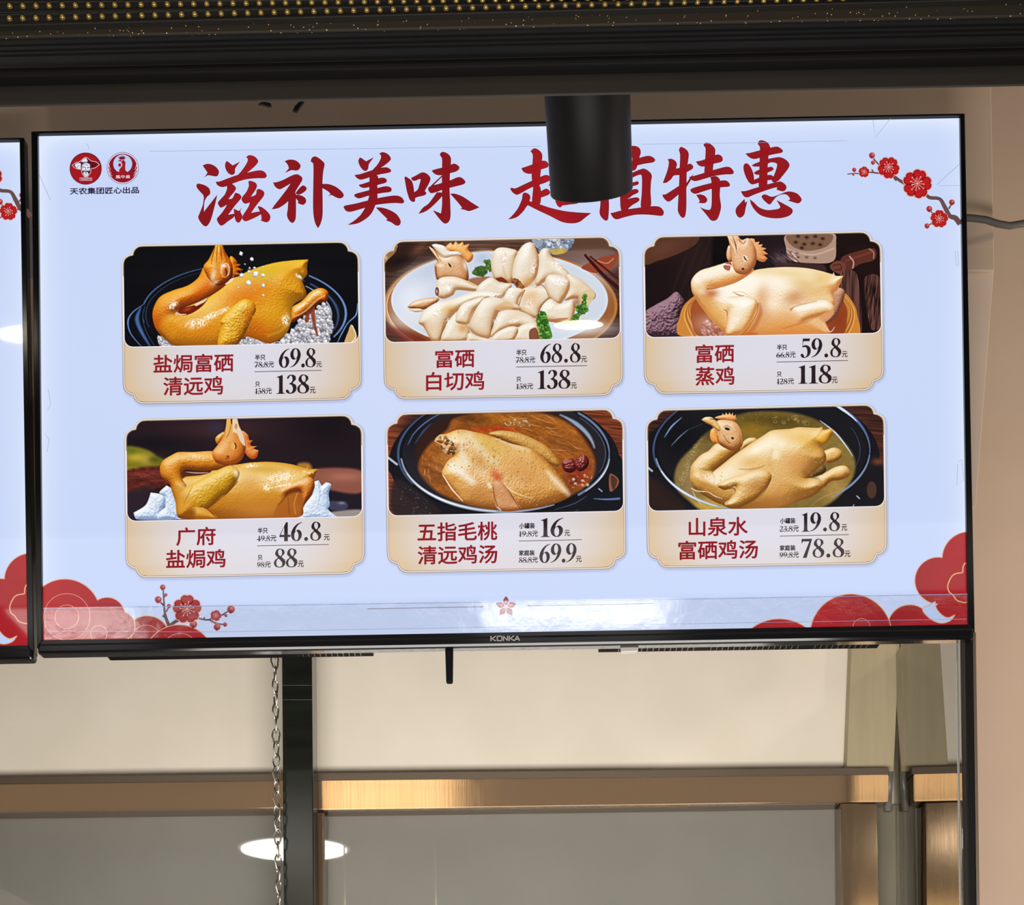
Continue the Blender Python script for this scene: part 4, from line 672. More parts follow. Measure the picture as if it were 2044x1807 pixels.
# ---------------------------------------------------------------- the brush heading, stroke by stroke (traced in crops 6.813 times the photograph)
HEAD = [
 ((380, 300), [[(168,208,1),(240,185),(330,215),(385,280),(375,340),(340,355),(240,340),(188,375,1),(235,305,1)],
  [(85,470),(110,455),(190,475),(255,520),(268,590),(220,640),(190,710),(182,840,1),(365,605,1),(330,760),(280,940),(240,1015),(205,1035),(160,1005),(108,920),(130,850),(165,760),(178,700),(180,620),(130,560),(90,510)],
  [(485,160),(500,150),(575,208,1),(675,155,1),(610,245),(603,310),(565,335),(515,310),(480,250),(473,200)],
  [(760,95,1),(800,68),(870,85),(920,140),(905,185),(840,250),(770,305),(700,340),(640,350),(690,290),(740,220),(775,160),(782,120)],
  [(345,430,1),(400,425),(520,380),(650,335),(780,305),(930,275),(1000,290),(1038,345),(1010,378),(900,380),(760,395),(650,425),(560,460),(500,485),(430,500),(370,475)],
  [(500,470),(565,460),(618,510),(600,560),(550,620),(515,668,1),(570,655),(600,600),(615,580),(670,600),(693,640),(660,690),(600,760),(550,830),(510,880,1),(560,870),(600,865,1),(590,910),(520,960),(440,1020),(400,1015),(362,950),(370,920),(430,850),(490,760),(497,740,1),(420,780),(390,755),(375,715),(400,680),(470,600),(500,520)],
  [(590,795,1),(660,825),(695,785,1),(680,830),(690,860),(703,885),(700,930),(665,980),(630,975),(605,920)],
  [(788,425,1),(820,418),(880,440),(905,480),(890,530),(850,590),(820,635,1),(890,605),(905,540),(940,530),(990,555),(1005,590),(985,640),(920,720),(860,800),(825,855,1),(900,840),(950,835,1),(955,870),(890,910),(760,965),(720,950),(705,920),(720,880),(790,770),(810,710,1),(740,725),(700,680),(705,640),(760,570),(795,490)],
  [(915,765,1),(960,770),(1030,820),(1080,880),(1085,930),(1060,970),(1020,978),(945,950,1),(968,945),(962,880),(940,820)],
  [(1283,150,1),(1350,128),(1430,140),(1490,190),(1492,240),(1450,275),(1370,272),(1285,310,1),(1342,245,1),(1320,190)],
  [(1125,430,1),(1150,440),(1250,410),(1380,345),(1450,328),(1510,360),(1522,400),(1490,460),(1440,540),(1425,580),(1430,600),(1370,650),(1300,720),(1200,785),(1108,802,1),(1150,740),(1230,640),(1320,520),(1365,450,1),(1280,500),(1210,530),(1150,490)],
  [(1335,640,1),(1430,590),(1435,700),(1435,870),(1425,950),(1390,987),(1350,965),(1315,890),(1325,800)],
  [(1430,585,1),(1480,520),(1530,480),(1575,505),(1575,540),(1530,580),(1470,605)],
  [(1430,610),(1500,615),(1560,650),(1573,700),(1540,740),(1500,735),(1455,715,1),(1470,700),(1430,640)],
  [(1637,155,1),(1650,110),(1690,85),(1750,110),(1820,175),(1820,220),(1805,300),(1795,450),(1798,700),(1795,900),(1765,1010),(1735,1060,1),(1695,980),(1672,840),(1670,600),(1675,300),(1670,180)],
  [(1795,460,1),(1880,462),(1980,500),(2060,565),(2085,610),(2070,640),(2030,655),(1980,640),(1920,610),(1875,625,1),(1905,595),(1860,550),(1795,510)]]),
 ((680, 290), [[(245,200),(270,170),(345,220,1),(450,165,1),(385,255),(370,325),(330,350),(280,310),(245,240)],
  [(525,115,1),(570,95),(640,120),(682,180),(660,220),(600,270),(540,310),(480,350),(420,360),(450,320),(500,265),(545,185),(548,140)],
  [(190,405,1),(260,395),(400,350),(540,310),(630,303),(685,340),(665,370),(540,395),(420,425),(350,450),(270,468),(215,440)],
  [(245,540,1),(320,520),(420,485),(540,445),(600,448),(628,480),(610,510),(520,535),(440,555),(330,580),(275,570)],
  [(185,680),(210,660),(320,630),(440,600),(600,560),(670,570),(693,605),(670,635),(560,650),(400,680),(260,722),(210,710)],
  [(395,400,1),(490,410),(510,440),(500,520),(498,640),(500,720),(480,790),(370,790),(385,700),(390,560),(392,470)],
  [(38,835,1),(70,820),(200,795),(380,750),(560,710),(740,685),(820,705),(862,760),(840,790),(740,785),(600,795),(460,815),(330,850),(230,880),(130,905),(70,890)],
  [(380,790,1),(480,790,1),(440,890),(380,970),(280,1040),(200,1070),(95,1083,1),(180,1030),(270,950),(335,850)],
  [(480,848,1),(560,850),(660,880),(760,940),(815,1030),(800,1085),(750,1090),(690,1050),(610,1018,1),(635,1005),(580,950)],
  [(870,440),(885,425,1),(960,480),(985,540),(1000,640),(1010,720),(1010,760),(980,770),(940,740),(905,640),(885,540)],
  [(960,450),(1020,415),(1110,370),(1180,395),(1220,450),(1200,520),(1160,590),(1145,625),(1165,650),(1140,680),(1040,705),(1000,720),(990,650),(1010,635),(1050,600),(1070,540),(1085,460),(1000,485)],
  [(1238,345,1),(1300,325),(1400,300),(1500,265),(1550,252),(1610,290),(1605,330),(1560,360),(1460,385),(1350,408),(1280,390)],
  [(1350,135,1),(1360,105),(1400,92),(1460,120),(1498,175),(1495,280),(1485,400),(1480,600),(1490,800),(1492,980),(1465,1045),(1425,1065),(1390,1050),(1330,985),(1255,885,1),(1365,930,1),(1380,800),(1378,500),(1380,300),(1378,180)],
  [(1190,590),(1230,555),(1340,525),(1500,475),(1580,440),(1640,440),(1695,495),(1670,530),(1560,560),(1400,600),(1290,640),(1220,648)],
  [(1228,550,1),(1380,408,1),(1380,428,1),(1250,556,1)],
  [(1310,640,1),(1390,650),(1380,690),(1300,780),(1200,870),(1130,910),(1060,932,1),(1120,850),(1200,790)],
  [(1490,660,1),(1560,662),(1660,700),(1780,780),(1885,845,1),(1800,880),(1740,895),(1690,880),(1625,865,1),(1650,850),(1580,760)]]),
 ((1010, 280), [[(335,150,1),(380,112),(440,130),(490,190),(488,280),(475,400),(462,520),(455,620),(470,650),(465,860),(360,860),(370,640),(350,500),(360,330),(365,200)],
  [(210,380,1),(290,355),(400,315),(500,280),(550,290),(578,330),(560,370),(470,400),(360,450),(300,455),(240,430)],
  [(60,655),(80,650),(130,655),(250,600),(400,530),(520,478),(570,478),(605,510),(590,550),(500,590),(400,620),(300,665),(160,740),(110,725),(75,690)],
  [(400,720),(480,690),(550,660),(598,700),(580,740),(470,780),(400,790)],
  [(230,730),(270,715),(320,745),(330,790),(318,825),(360,850),(290,890),(240,960),(170,1030),(110,1060),(30,1077,1),(90,1020),(160,930),(215,810)],
  [(290,880,1),(330,835),(450,870),(600,920),(800,965),(1000,985),(1157,992,1),(1080,1050),(1000,1110),(900,1130),(760,1110),(600,1030),(450,960)],
  [(600,270),(760,220),(900,200),(1010,250),(980,480),(930,540),(860,500),(890,300),(820,300),(740,480),(575,630,1),(680,420),(720,310)],
  [(650,640,1),(740,660),(755,830),(765,880),(745,910),(715,905),(680,850),(660,760)],
  [(650,640,1),(800,600),(950,590),(1020,640),(1000,750),(975,800),(992,830),(970,860),(860,875),(750,885),(740,830),(870,800),(890,700),(880,650),(740,680)],
  [(1290,500,1),(1400,480,1),(1395,740),(1400,900),(1390,1060),(1370,1092),(1330,1080),(1275,1000),(1285,860)],
  [(1400,120),(1500,160),(1480,260),(1400,400),(1300,520),(1180,640,1),(1260,480),(1380,260)],
  [(1660,80,1),(1760,80),(1815,110),(1832,165),(1815,230),(1800,300),(1760,400),(1690,400),(1720,250)],
  [(1560,330,1),(1700,290),(1820,240),(1935,213),(2000,235),(2028,270),(2000,300),(1880,320),(1770,345),(1640,370)],
  [(1560,520,1),(1700,450),(1850,390),(1900,395),(1960,440),(1983,490),(1972,560),(1965,700),(1965,900),(1840,920),(1848,700),(1845,480),(1780,480),(1650,540)],
  [(1550,520,1),(1650,520,1),(1655,800),(1660,960),(1575,960),(1555,860)],
  [(1640,580),(1700,580),(1790,560),(1805,580),(1790,605),(1700,630),(1640,640)],
  [(1640,720),(1700,680),(1770,665),(1803,690),(1790,715),(1720,750),(1665,790),(1640,760)],
  [(1640,810),(1720,785),(1790,780),(1815,810),(1790,840),(1720,880),(1665,920),(1650,860)],
  [(1420,995,1),(1480,980),(1600,950),(1800,920),(1960,900),(2080,905),(2140,960),(2140,1010),(2110,1028),(2040,1022),(1900,1010),(1750,1015),(1600,1050),(1510,1075),(1460,1055)]]),
 ((1310, 280), [[(155,258,1),(210,255),(260,285),(280,330),(270,385),(330,370),(400,345),(460,320),(500,355),(490,390),(420,430),(330,470),(240,480),(200,530),(140,575),(90,582,1),(120,500),(155,400),(172,300)],
  [(308,135,1),(320,105),(345,92),(410,130),(440,185),(432,280),(415,400),(410,560),(408,700),(408,900),(395,1020),(370,1055),(335,1040),(295,960),(300,800),(310,620),(318,400),(325,200)],
  [(85,740,1),(130,735),(250,660),(330,610),(410,580),(460,510),(505,460,1),(470,540),(420,620),(380,690),(300,740),(240,790),(180,832),(140,825),(95,775)],
  [(642,70,1),(660,42),(700,35),(760,70),(800,125),(795,220),(775,340),(765,430),(740,500),(660,460),(660,340),(668,220),(670,110)],
  [(540,290,1),(620,275),(740,230),(830,195),(885,215),(903,260),(880,295),(780,320),(660,355),(610,355),(570,335)],
  [(447,500,1),(500,490),(620,455),(780,405),(950,362),(1010,375),(1053,430),(1035,460),(940,465),(820,480),(700,510),(540,555),(480,540)],
  [(465,680),(490,655),(620,615),(760,580),(900,548),(960,555),(1000,600),(985,630),(900,638),(760,660),(640,695),(540,728),(490,715)],
  [(735,505,1),(810,490),(860,530),(870,600),(862,760),(880,900),(860,1000),(830,1070),(790,1095),(740,1085),(680,1010),(595,910,1),(660,940),(730,945),(752,880),(755,700),(750,560)],
  [(543,745,1),(600,738),(660,760),(693,810),(670,850),(630,857),(575,850,1),(590,825),(570,785)],
  [(1380,50,1),(1400,10),(1440,2),(1510,30),(1545,85),(1540,130),(1525,220),(1515,340),(1510,500),(1500,620),(1400,640),(1400,480),(1405,300),(1410,100)],
  [(1213,182,1),(1290,170),(1420,135),(1560,100),(1650,90),(1720,140),(1700,170),(1600,190),(1450,225),(1340,255),(1270,235)],
  [(1190,340),(1220,315),(1260,335),(1300,400),(1325,480),(1335,540),(1400,520),(1400,570),(1310,600),(1260,570),(1215,490),(1188,400)],
  [(1500,260,1),(1600,240),(1680,232),(1760,265),(1810,330),(1790,390),(1720,480),(1660,550),(1600,575),(1570,540),(1600,480),(1630,400),(1640,320),(1560,300),(1500,325)],
  [(1295,345,1),(1350,315),(1420,295),(1420,350),(1340,358)], [(1325,445,1),(1380,410),(1560,362),(1595,395),(1560,420),(1480,450),(1370,470)], [(1335,540,1),(1400,510),(1540,472),(1585,490),(1600,530),(1480,550),(1380,580)],
  [(1150,695,1),(1220,690),(1350,650),(1500,605),(1640,570),(1700,565),(1765,620),(1760,670),(1720,695),(1635,672,1),(1640,640),(1560,660),(1440,700),(1330,740),(1240,777),(1190,760)],
  [(1200,800,1),(1210,850),(1238,825,1),(1215,920),(1195,1010),(1150,1050),(1110,1040),(1080,980),(1090,920),(1150,850)],
  [(1275,805,1),(1330,850),(1400,915),(1500,950),(1600,945),(1670,930),(1685,900),(1635,815,1),(1740,870),(1840,930),(1852,980),(1800,1030),(1680,1060),(1540,1055),(1420,1020),(1340,950),(1290,870)],
  [(1435,760),(1480,738),(1570,770),(1660,745),(1760,705),(1830,700),(1920,730),(1975,800),(1960,840),(1920,858),(1790,820,1),(1820,800),(1780,745),(1720,735),(1640,765),(1590,820),(1545,872),(1500,850),(1450,800)]])]
def heading(parent, part):
    a = Art(); S = []
    for (ox, oy), strokes in part:
        for st in strokes: S.append(catmull([(ox + q[0] / 6.813, oy + q[1] / 6.813, *q[2:]) for q in st], True, 5))
    for pl in S: a.poly(inset(pl, -.8), (232, 206, 226))
    for pl in S: a.poly(inset(pl, -.1), (70, 16, 34))
    def red(q):
        k = np.clip((q[:, 0] - 990) / 120, 0, 1) * np.clip((1150 - q[:, 0]) / 100 + .5, .3, 1)
        k = np.maximum(k, np.clip(1 - np.abs(q[:, 0] - 500) / 70, 0, 1) * .8)
        return np.array((138, 20, 28)) + k[:, None] * np.array((34, 6, 4))
    for pl in S: a.poly(inset(pl, .85), red)
    return a.build('heading_lettering', parent, 'dark red brush lettering, %s half of the heading' % ('left' if part[0][0][0] < 900 else 'right'))
# ---------------------------------------------------------------- menu cards
CARDS = [((242,489),(718,480),(722,798),(246,808)), ((763,480),(1239,470),(1244,790),(767,798)), ((1282,471),(1760,460),(1765,780),(1286,788)),
         ((248,837),(725,826),(728,1146),(251,1155)), ((769,825),(1246,814),(1250,1136),(773,1145)), ((1288,817),(1767,805),(1771,1126),(1292,1135))]
CW, CH = 476., 318.
_c = [(0,46,1),(.6,36),(4,27),(12,20.5),(20,18,1),(22,12),(27,5.5),(35,1.2),(46,0,1)]
def card_outline():
    tl = [q[:2] for q in catmull(_c, False, 5)]
    tr = [(CW - x, y) for x, y in tl[::-1]]; br = [(x, CH - y) for x, y in tr[::-1]]; bl = [(CW - x, y) for x, y in br[::-1]]
    return np.array(tl + tr + br + bl)
def card_px(c, pts): pts = np.asarray(pts); return bilin(c, pts[:, 0] / CW, pts[:, 1] / CH)
def row_grid(outline, n, ys):
    """rows between the left and right edge of a symmetric outline"""
    L = outline[outline[:, 0] <= CW / 2]; L = L[np.argsort(L[:, 1], kind='stable')]
    xl = np.interp(ys, L[:, 1], L[:, 0]); t = np.linspace(0, 1, n)
    return [np.stack([x + t * (CW - 2 * x), np.full(n, y)], 1) for x, y in zip(xl, ys)]
def card(i, parent):
    c = CARDS[i]; o = card_outline(); a = Art()
    for k in range(8):                                        # the card's drawn drop shadow
        g = bg_col(np.array([[(c[0][0] + c[1][0]) / 2, c[3][1]]]))[0]; f = (k + 1) / 8 * .24
        a.poly(card_px(c, inset(o + np.array((1.5, 2.5)), -(5 - .65 * k))), g * (1 - f) + np.array((120, 116, 140)) * f)
    a.poly(card_px(c, o), lambda q: np.where((q[:, 1] > (c[0][1] + c[2][1]) / 2)[:, None], np.array((152, 124, 96)), np.array((208, 192, 180))))
    a.poly(card_px(c, inset(o, 1.3)), (240, 232, 224)); a.poly(card_px(c, inset(o, 3.1)), (150, 124, 96))
    ins = inset(o, 4.1); ys = np.concatenate([np.linspace(4.2, 50, 24), np.linspace(56, 262, 18), np.linspace(268, CH - 4.2, 24)])
    rows = row_grid(ins, 41, ys)
    def col(q):
        q = np.asarray(q); s = np.tile(np.linspace(-1, 1, 41), len(ys)); t = np.repeat(ys, 41) / CH
        k = np.clip(np.abs(s) ** 2.6 * 1.0 + .16 * np.clip((t - .8) / .2, 0, 1), 0, 1)
        return np.array((221, 219, 230)) * (1 - k[:, None]) + np.array((218, 192, 158)) * k[:, None]
    a.grid([card_px(c, r) for r in rows], col)
    return a.build('menu_card', parent)
ORG = [(235, 470), (755, 460), (1275, 450), (235, 815), (755, 810), (1275, 800)]
PHB = (203.5, 203.5, 203.5, 203.5, 203.5, 203.5)
def dish(i, parent):
    c = CARDS[i]; o = inset(card_outline(), 4.6); C = PICS[i](); a = Art(16); b = PHB[i]; r = 17.
    C = np.clip(C + (C - blur(C, 2)) * .5, 0, 255)
    L = o[(o[:, 0] <= CW / 2) & (o[:, 1] < CH / 2)]; L = np.vstack([L, [(4.6, b - r)], [(4.6 + r * (1 - math.cos(t)), b - r + r * math.sin(t)) for t in np.linspace(0, 1.5708, 12)]])
    ys = np.concatenate([np.arange(4.7, b, 1.), [b]])
    rows = row_grid(L, 471, ys)
    out = np.vstack([[(r0[0, 0], r0[0, 1]) for r0 in rows[60:]], [(r0[-1, 0], r0[-1, 1]) for r0 in rows[60:][::-1]]])
    a.poly(card_px(c, inset(out, -1.6)), (238, 236, 246))
    def col(q):
        X = np.clip((q[:, 0] - ORG[i][0]) * 4.088 / 3.4 - .5, 0, C.shape[1] - 1.01); Y = np.clip((q[:, 1] - ORG[i][1]) * 4.088 / 3.4 - .5, 0, C.shape[0] - 1.01)
        x, y = X.astype(int), Y.astype(int); fx, fy = (X - x)[:, None], (Y - y)[:, None]
        return (C[y, x] * (1 - fx) + C[y, x + 1] * fx) * (1 - fy) + (C[y + 1, x] * (1 - fx) + C[y + 1, x + 1] * fx) * fy
    a.grid([card_px(c, q) for q in rows], col)
    return a.build('dish_photo', parent, ['picture of an orange salt-baked chicken in a black pot', 'picture of pale chopped chicken on a white plate', 'picture of a pale steamed chicken in a bamboo steamer', 'picture of a golden chicken on white ice-like salt', 'picture of a chicken in red-brown soup in a black pot', 'picture of a whole chicken in clear broth in a black pot'][i])
RED, INK = (142, 30, 38), (40, 26, 32)
TXT = [((235,680), ('盐焗富硒',292,112,945,263), ('清远鸡',372,294,860,448), ('半只',1120,115,1205,163), ('78.8',1117,175,1225,222,1228,1275), ('69.8',1315,65,1617,222), (1620,172,1667,220), (1117,1663,251), ('只',1122,338,1160,380), ('158',1120,392,1205,438,1208,1257), ('138',1292,280,1562,435), (1567,380,1615,433)),
 ((755,670), ('富硒',465,113,785,265), ('白切鸡',390,296,865,450), ('半只',1127,115,1210,165), ('78.8',1122,177,1228,225,1232,1280), ('68.8',1322,66,1650,224), (1655,170,1703,220), (1125,1705,253), ('只',1127,338,1165,380), ('158',1125,394,1210,440,1213,1263), ('138',1297,282,1567,437), (1572,385,1620,435)),
 ((1275,660), ('富硒',462,113,778,265), ('蒸鸡',462,296,780,450), ('半只',1127,115,1210,162), ('66.8',1122,177,1228,224,1232,1278), ('59.8',1320,65,1650,222), (1655,170,1703,220), (1123,1707,253), ('只',1127,338,1165,380), ('128',1125,394,1212,440,1215,1265), ('118',1297,282,1572,435), (1575,380,1622,432)),
 ((235,1025), ('广府',478,113,800,265), ('盐焗鸡',395,296,880,448), ('半只',1142,118,1225,166), ('49.8',1138,182,1242,230,1246,1295), ('46.8',1320,72,1660,227), (1682,172,1730,222), (1138,1723,261), ('只',1143,342,1181,385), ('98',1138,398,1195,443,1198,1248), ('88',1275,288,1465,443), (1470,388,1518,440)),
 ((755,1015), ('五指毛桃',320,114,972,268), ('清远鸡汤',322,302,972,456), ('小罐装',1150,120,1278,168), ('19.8',1147,186,1252,233,1255,1302), ('16',1322,79,1510,235), (1518,178,1565,228), (1147,1660,263), ('家庭装',1148,342,1276,388), ('88.8',1147,400,1252,446,1255,1302), ('69.9',1315,289,1618,445), (1613,390,1660,440)),
 ((1275,1005), ('山泉水',407,114,890,268), ('富硒鸡汤',322,302,972,458), ('小罐装',1152,120,1278,168), ('23.8',1148,186,1255,233,1258,1305), ('19.8',1325,75,1640,231), (1652,172,1700,225), (1150,1713,263), ('家庭装',1150,342,1278,388), ('99.8',1148,400,1255,446,1258,1305), ('78.8',1325,289,1675,444), (1678,388,1727,440))]
def card_text(i, parent):
    (ox, oy), n1, n2, l1, o1, b1, u1, rule, l2, o2, b2, u2 = TXT[i]; k = 1 / 4.088
    X = lambda x: ox + x * k
    Y = lambda y: oy + y * k
    a = Art(20); p = Art(20)
    for t, x0, y0, x1, y1 in (n1, n2): put_text(a, t, X(x0), Y(y0), X(x1), Y(y1), RED, .75)
    for t, x0, y0, x1, y1 in (l1, l2): put_text(p, t, X(x0), Y(y0), X(x1), Y(y1), INK, .34)
    for t, x0, y0, x1, y1, e0, e1 in (o1, o2):
        put_number(p, t, X(x0), Y(y0), X(x1), Y(y1), INK); put_text(p, '元', X(e0), Y(y0 - 2), X(e1), Y(y1), INK, .2)
        p.ribbon([(X(x0 - 2), Y((y0 + y1) / 2 + 10)), (X(e1 + 4), Y((y0 + y1) / 2 - 14))], .9, INK, smooth=False)
    for t, x0, y0, x1, y1 in (b1, b2): put_number(p, t, X(x0), Y(y0), X(x1), Y(y1), INK)
    for x0, y0, x1, y1 in (u1, u2): put_text(p, '元', X(x0), Y(y0), X(x1), Y(y1), INK, .25)
    x0, x1, y = rule; p.ribbon([(X(x0), Y(y + 6)), (X(x1), Y(y - 6))], 1.3, (78, 44, 46), smooth=False)
    a.build('dish_name', parent); p.build('price_lettering', parent)
# ---------------------------------------------------------------- blossoms, clouds, emblems
def disc(cx, cy, r, n=40, ry=None): return arc(cx, cy, r, ry or r, 0, 360, n + 1)[:-1]
def flower(a, cx, cy, r, rot=0., col=(188, 26, 30), rim=(232, 150, 130), edge=(96, 14, 24)):
    R = lambda x, y, t: (cx + r * (x * math.cos(t) - y * math.sin(t)), cy + r * (x * math.sin(t) + y * math.cos(t)))
    pet = [(0,-.08),(.18,-.28),(.4,-.5),(.46,-.76),(.3,-.96),(.12,-1.0),(0,-.94),(-.12,-1.0),(-.3,-.96),(-.46,-.76),(-.4,-.5),(-.18,-.28)]
    P5 = [catmull([(*R(q[0], q[1], rot + 1.2566 * k), *q[2:]) for q in pet], True, 4) for k in range(5)]
    for p in P5: a.poly(inset(p, -.07 * r), rim)
    for p in P5: a.poly(p, edge)
    for p in P5: a.poly(inset(p, .06 * r), col)
    a.poly(disc(cx, cy, r * .2, 14), col)
    for k in range(11):
        t = rot + .2 + k * .5712; l = (.56, .38, .48)[k % 3]
        a.ribbon([R(0, -.12, t), R(.01, -l, t)], max(.03 * r, .4), (240, 190, 180), smooth=False); a.poly(disc(*R(.01, -l, t), .035 * r + .15, 8), (250, 214, 200))
    a.poly(disc(cx, cy, r * .08, 10), (240, 180, 170))
def bud(a, cx, cy, r, col=(166, 40, 48)):
    a.poly(disc(cx, cy, r * 1.12, 16), (226, 160, 150)); a.poly(disc(cx, cy, r, 16), col); a.poly(disc(cx + .25 * r, cy - .3 * r, r * .45, 12), (206, 110, 108)); a.poly(disc(cx - .1 * r, cy + .75 * r, r * .4, 8), (96, 50, 50))
def twig(a, pts, w):
    a.ribbon(pts, [q + .7 for q in w] if hasattr(w, '__len__') else w + .7, (70, 46, 48)); a.ribbon(pts, w, (104, 74, 72))
def branch_right(parent):
    a = Art(); Q = lambda x, y: (1700 + x / 3.474, 180 + y / 3.474); k = 1 / 3.474
    twig(a, [Q(-30, 583), Q(20, 577), Q(60, 580), Q(120, 570), Q(190, 577), Q(280, 590), Q(330, 625), Q(380, 655)], [1.2, 1.5, 1.8, 2.4, 3, 5, 6])
    twig(a, [Q(510, 715), Q(540, 745), Q(610, 755), Q(645, 810), Q(680, 872), Q(720, 888), Q(752, 930)], [5, 6.5, 6, 8, 8, 10, 10])
    for p, w in (([(195, 525), (150, 475)], 2.2), ([(680, 876), (620, 882)], 2.5), ([(580, 868), (540, 838)], 2), ([(672, 825), (692, 790)], 2.4), ([(555, 925), (522, 945)], 2), ([(310, 630), (285, 600)], 3), ([(150, 570), (138, 552)], 2)): twig(a, [Q(*q) for q in p], w)
    for x, y, r in ((140, 455, 20), (147, 505, 14), (17, 555, 14), (537, 827, 20), (521, 945, 17), (693, 782, 19), (10, 590, 8)): bud(a, *Q(x, y), r * k)
    flower(a, *Q(452, 655), 28, .25); flower(a, *Q(253, 545), 21, .6); flower(a, *Q(82, 578), 10.5, .1); flower(a, *Q(602, 905), 17, .05)
    return a.build('blossom_branch', parent, 'red plum blossoms on a brown branch at the right of the screen')
def branch_low(parent):
    a = Art(); Q = lambda x, y: (70 + x / 4.867, 1130 + y / 4.867); k = 1 / 4.867
    twig(a, [Q(1305, 590), Q(1270, 500), Q(1255, 400), Q(1245, 230)], [7, 5, 3, 2]); twig(a, [Q(1305, 590), Q(1350, 550), Q(1420, 510)], [7, 6, 6])
    for p, w in (([(1250, 385), (1205, 340)], 2.6), ([(1250, 310), (1273, 285)], 1.6), ([(1275, 445), (1303, 395)], 2.4), ([(1265, 500), (1240, 480)], 4), ([(1570, 505), (1680, 525), (1760, 490)], 2.6), ([(1690, 522), (1750, 555), (1850, 575)], 2.2), ([(1640, 520), (1648, 498)], 2), ([(1752, 558), (1770, 595)], 2), ([(1800, 490), (1880, 440)], 2.2), ([(1830, 475), (1858, 487)], 1.6), ([(1480, 510), (1540, 570)], 3)): twig(a, [Q(*q) for q in p], w)
    for x, y, r in ((1242, 210, 26), (1198, 330, 32), (1273, 283, 15), (1303, 393, 20), (1905, 425, 36), (1770, 597, 32), (1848, 573, 20), (1540, 572, 35), (1858, 487, 14)): bud(a, *Q(x, y), r * k, (150, 56, 62))
    flower(a, *Q(1480, 425), 27.5, 0, (164, 48, 54)); flower(a, *Q(1760, 490), 10.5, .3, (170, 70, 80))
    return a.build('blossom_branch', parent, 'plum blossom twig above the lower left clouds')
GOLDL, CR = (222, 170, 130), (168, 28, 36)
def cloud(a, discs, rings=(), extra=()):
    for x, y, r in discs: a.last = None; a.poly(disc(x, y, r + 1.3, 72), GOLDL)
    for x, y, r in discs: a.last = None; a.poly(disc(x, y, r - .4, 72), lambda q: np.array(CR) + np.stack([24 * np.sin(q[:, 0] / 60.), 4 * np.sin(q[:, 0] / 60.), 4 * np.sin(q[:, 0] / 60.)], 1) * .5)
    for p in extra: a.last = None; a.poly(p, CR)
    for x, y, r in rings: a.ribbon(disc(x, y, r, 48), .9, (226, 170, 150), closed=True)
def clouds_left(parent):
    k = 1 / 4.867; D = lambda x, y, r: (70 + x * k, 1130 + y * k, r * k); a = Art()
    cloud(a, [D(1090, 705, 218)], [D(1080, 720, 145)])
    cloud(a, [D(290, 475, 345), D(700, 480, 172), D(830, 585, 140), D(500, 640, 300)], [D(310, 495, 225), D(310, 495, 115), D(620, 660, 80)])
    cloud(a, [D(1400, 920, 345)], [D(1410, 835, 178)])
    return a.build('cloud_motif', parent, 'dark red clouds with pale outlines at the lower left of the screen')
def clouds_right(parent):
    k = 1 / 4.258; Q = lambda x, y: (1480 + x * k, 1040 + y * k); D = lambda x, y, r: (*Q(x, y), r * k); a = Art()
    cloud(a, [D(322, 1219, 384)]); 
    cloud(a, [D(1430, 900, 185), D(1935, 322, 228), D(1672, 508, 197)], (), [[Q(*q) for q in ((1690, 330), (1960, 300), (1960, 920), (1330, 920), (1330, 880), (1560, 800), (1690, 690))]])
    cre = catmull([Q(*q[:2]) + q[2:] for q in ((1540, 755), (1600, 715), (1645, 688, 1), (1655, 745), (1700, 800), (1755, 826), (1812, 802, 1), (1770, 850), (1690, 868), (1600, 828))], True, 6)
    a.poly(inset(cre, -1.2), GOLDL); a.poly(inset(cre, .6), (190, 208, 246))
    for p in ([(1912, 345), (1885, 385), (1880, 440)], [(1880, 440), (1800, 460), (1755, 540), (1762, 600), (1795, 630), (1830, 675), (1880, 693), (1916, 695)]): a.ribbon([Q(*q) for q in p], 2.4, GOLDL)
    cloud(a, [D(930, 970, 345)], [D(1020, 905, 73)])
    return a.build('cloud_motif', parent, 'dark red clouds with pale outlines at the lower right of the screen')
def ornament(parent):
    a = Art(); 
    for k in range(5):
        t = 1.2566 * k; R = lambda x, y: (1010 + x * math.cos(t) - y * math.sin(t), 1211.5 + x * math.sin(t) + y * math.cos(t))
        pl = catmull([(*R(0, -2), 1), R(5.4, -9), R(4.6, -15), (*R(0, -21.5), 1), R(-4.6, -15), R(-5.4, -9)], True, 4)
        a.poly(pl, (110, 40, 60)); a.poly(inset(pl, 1), (158, 56, 76)); a.ribbon([R(0, -4), R(0, -13)], .8, (230, 190, 200), smooth=False)
    a.poly(disc(1010, 1211.5, 2, 10), (230, 190, 200))
    a.ribbon([(733, 1216), (966, 1211.6)], 1.3, (128, 122, 148), smooth=False); a.ribbon([(1052, 1210), (1305, 1205.4)], 1.3, (128, 122, 148), smooth=False)
    a.poly([(960, 1209.4), (967, 1211.6), (960, 1213.8)], (128, 122, 148)); a.poly([(1058, 1207.6), (1051, 1210), (1058, 1212.2)], (128, 122, 148))
    return a.build('divider_ornament', parent)
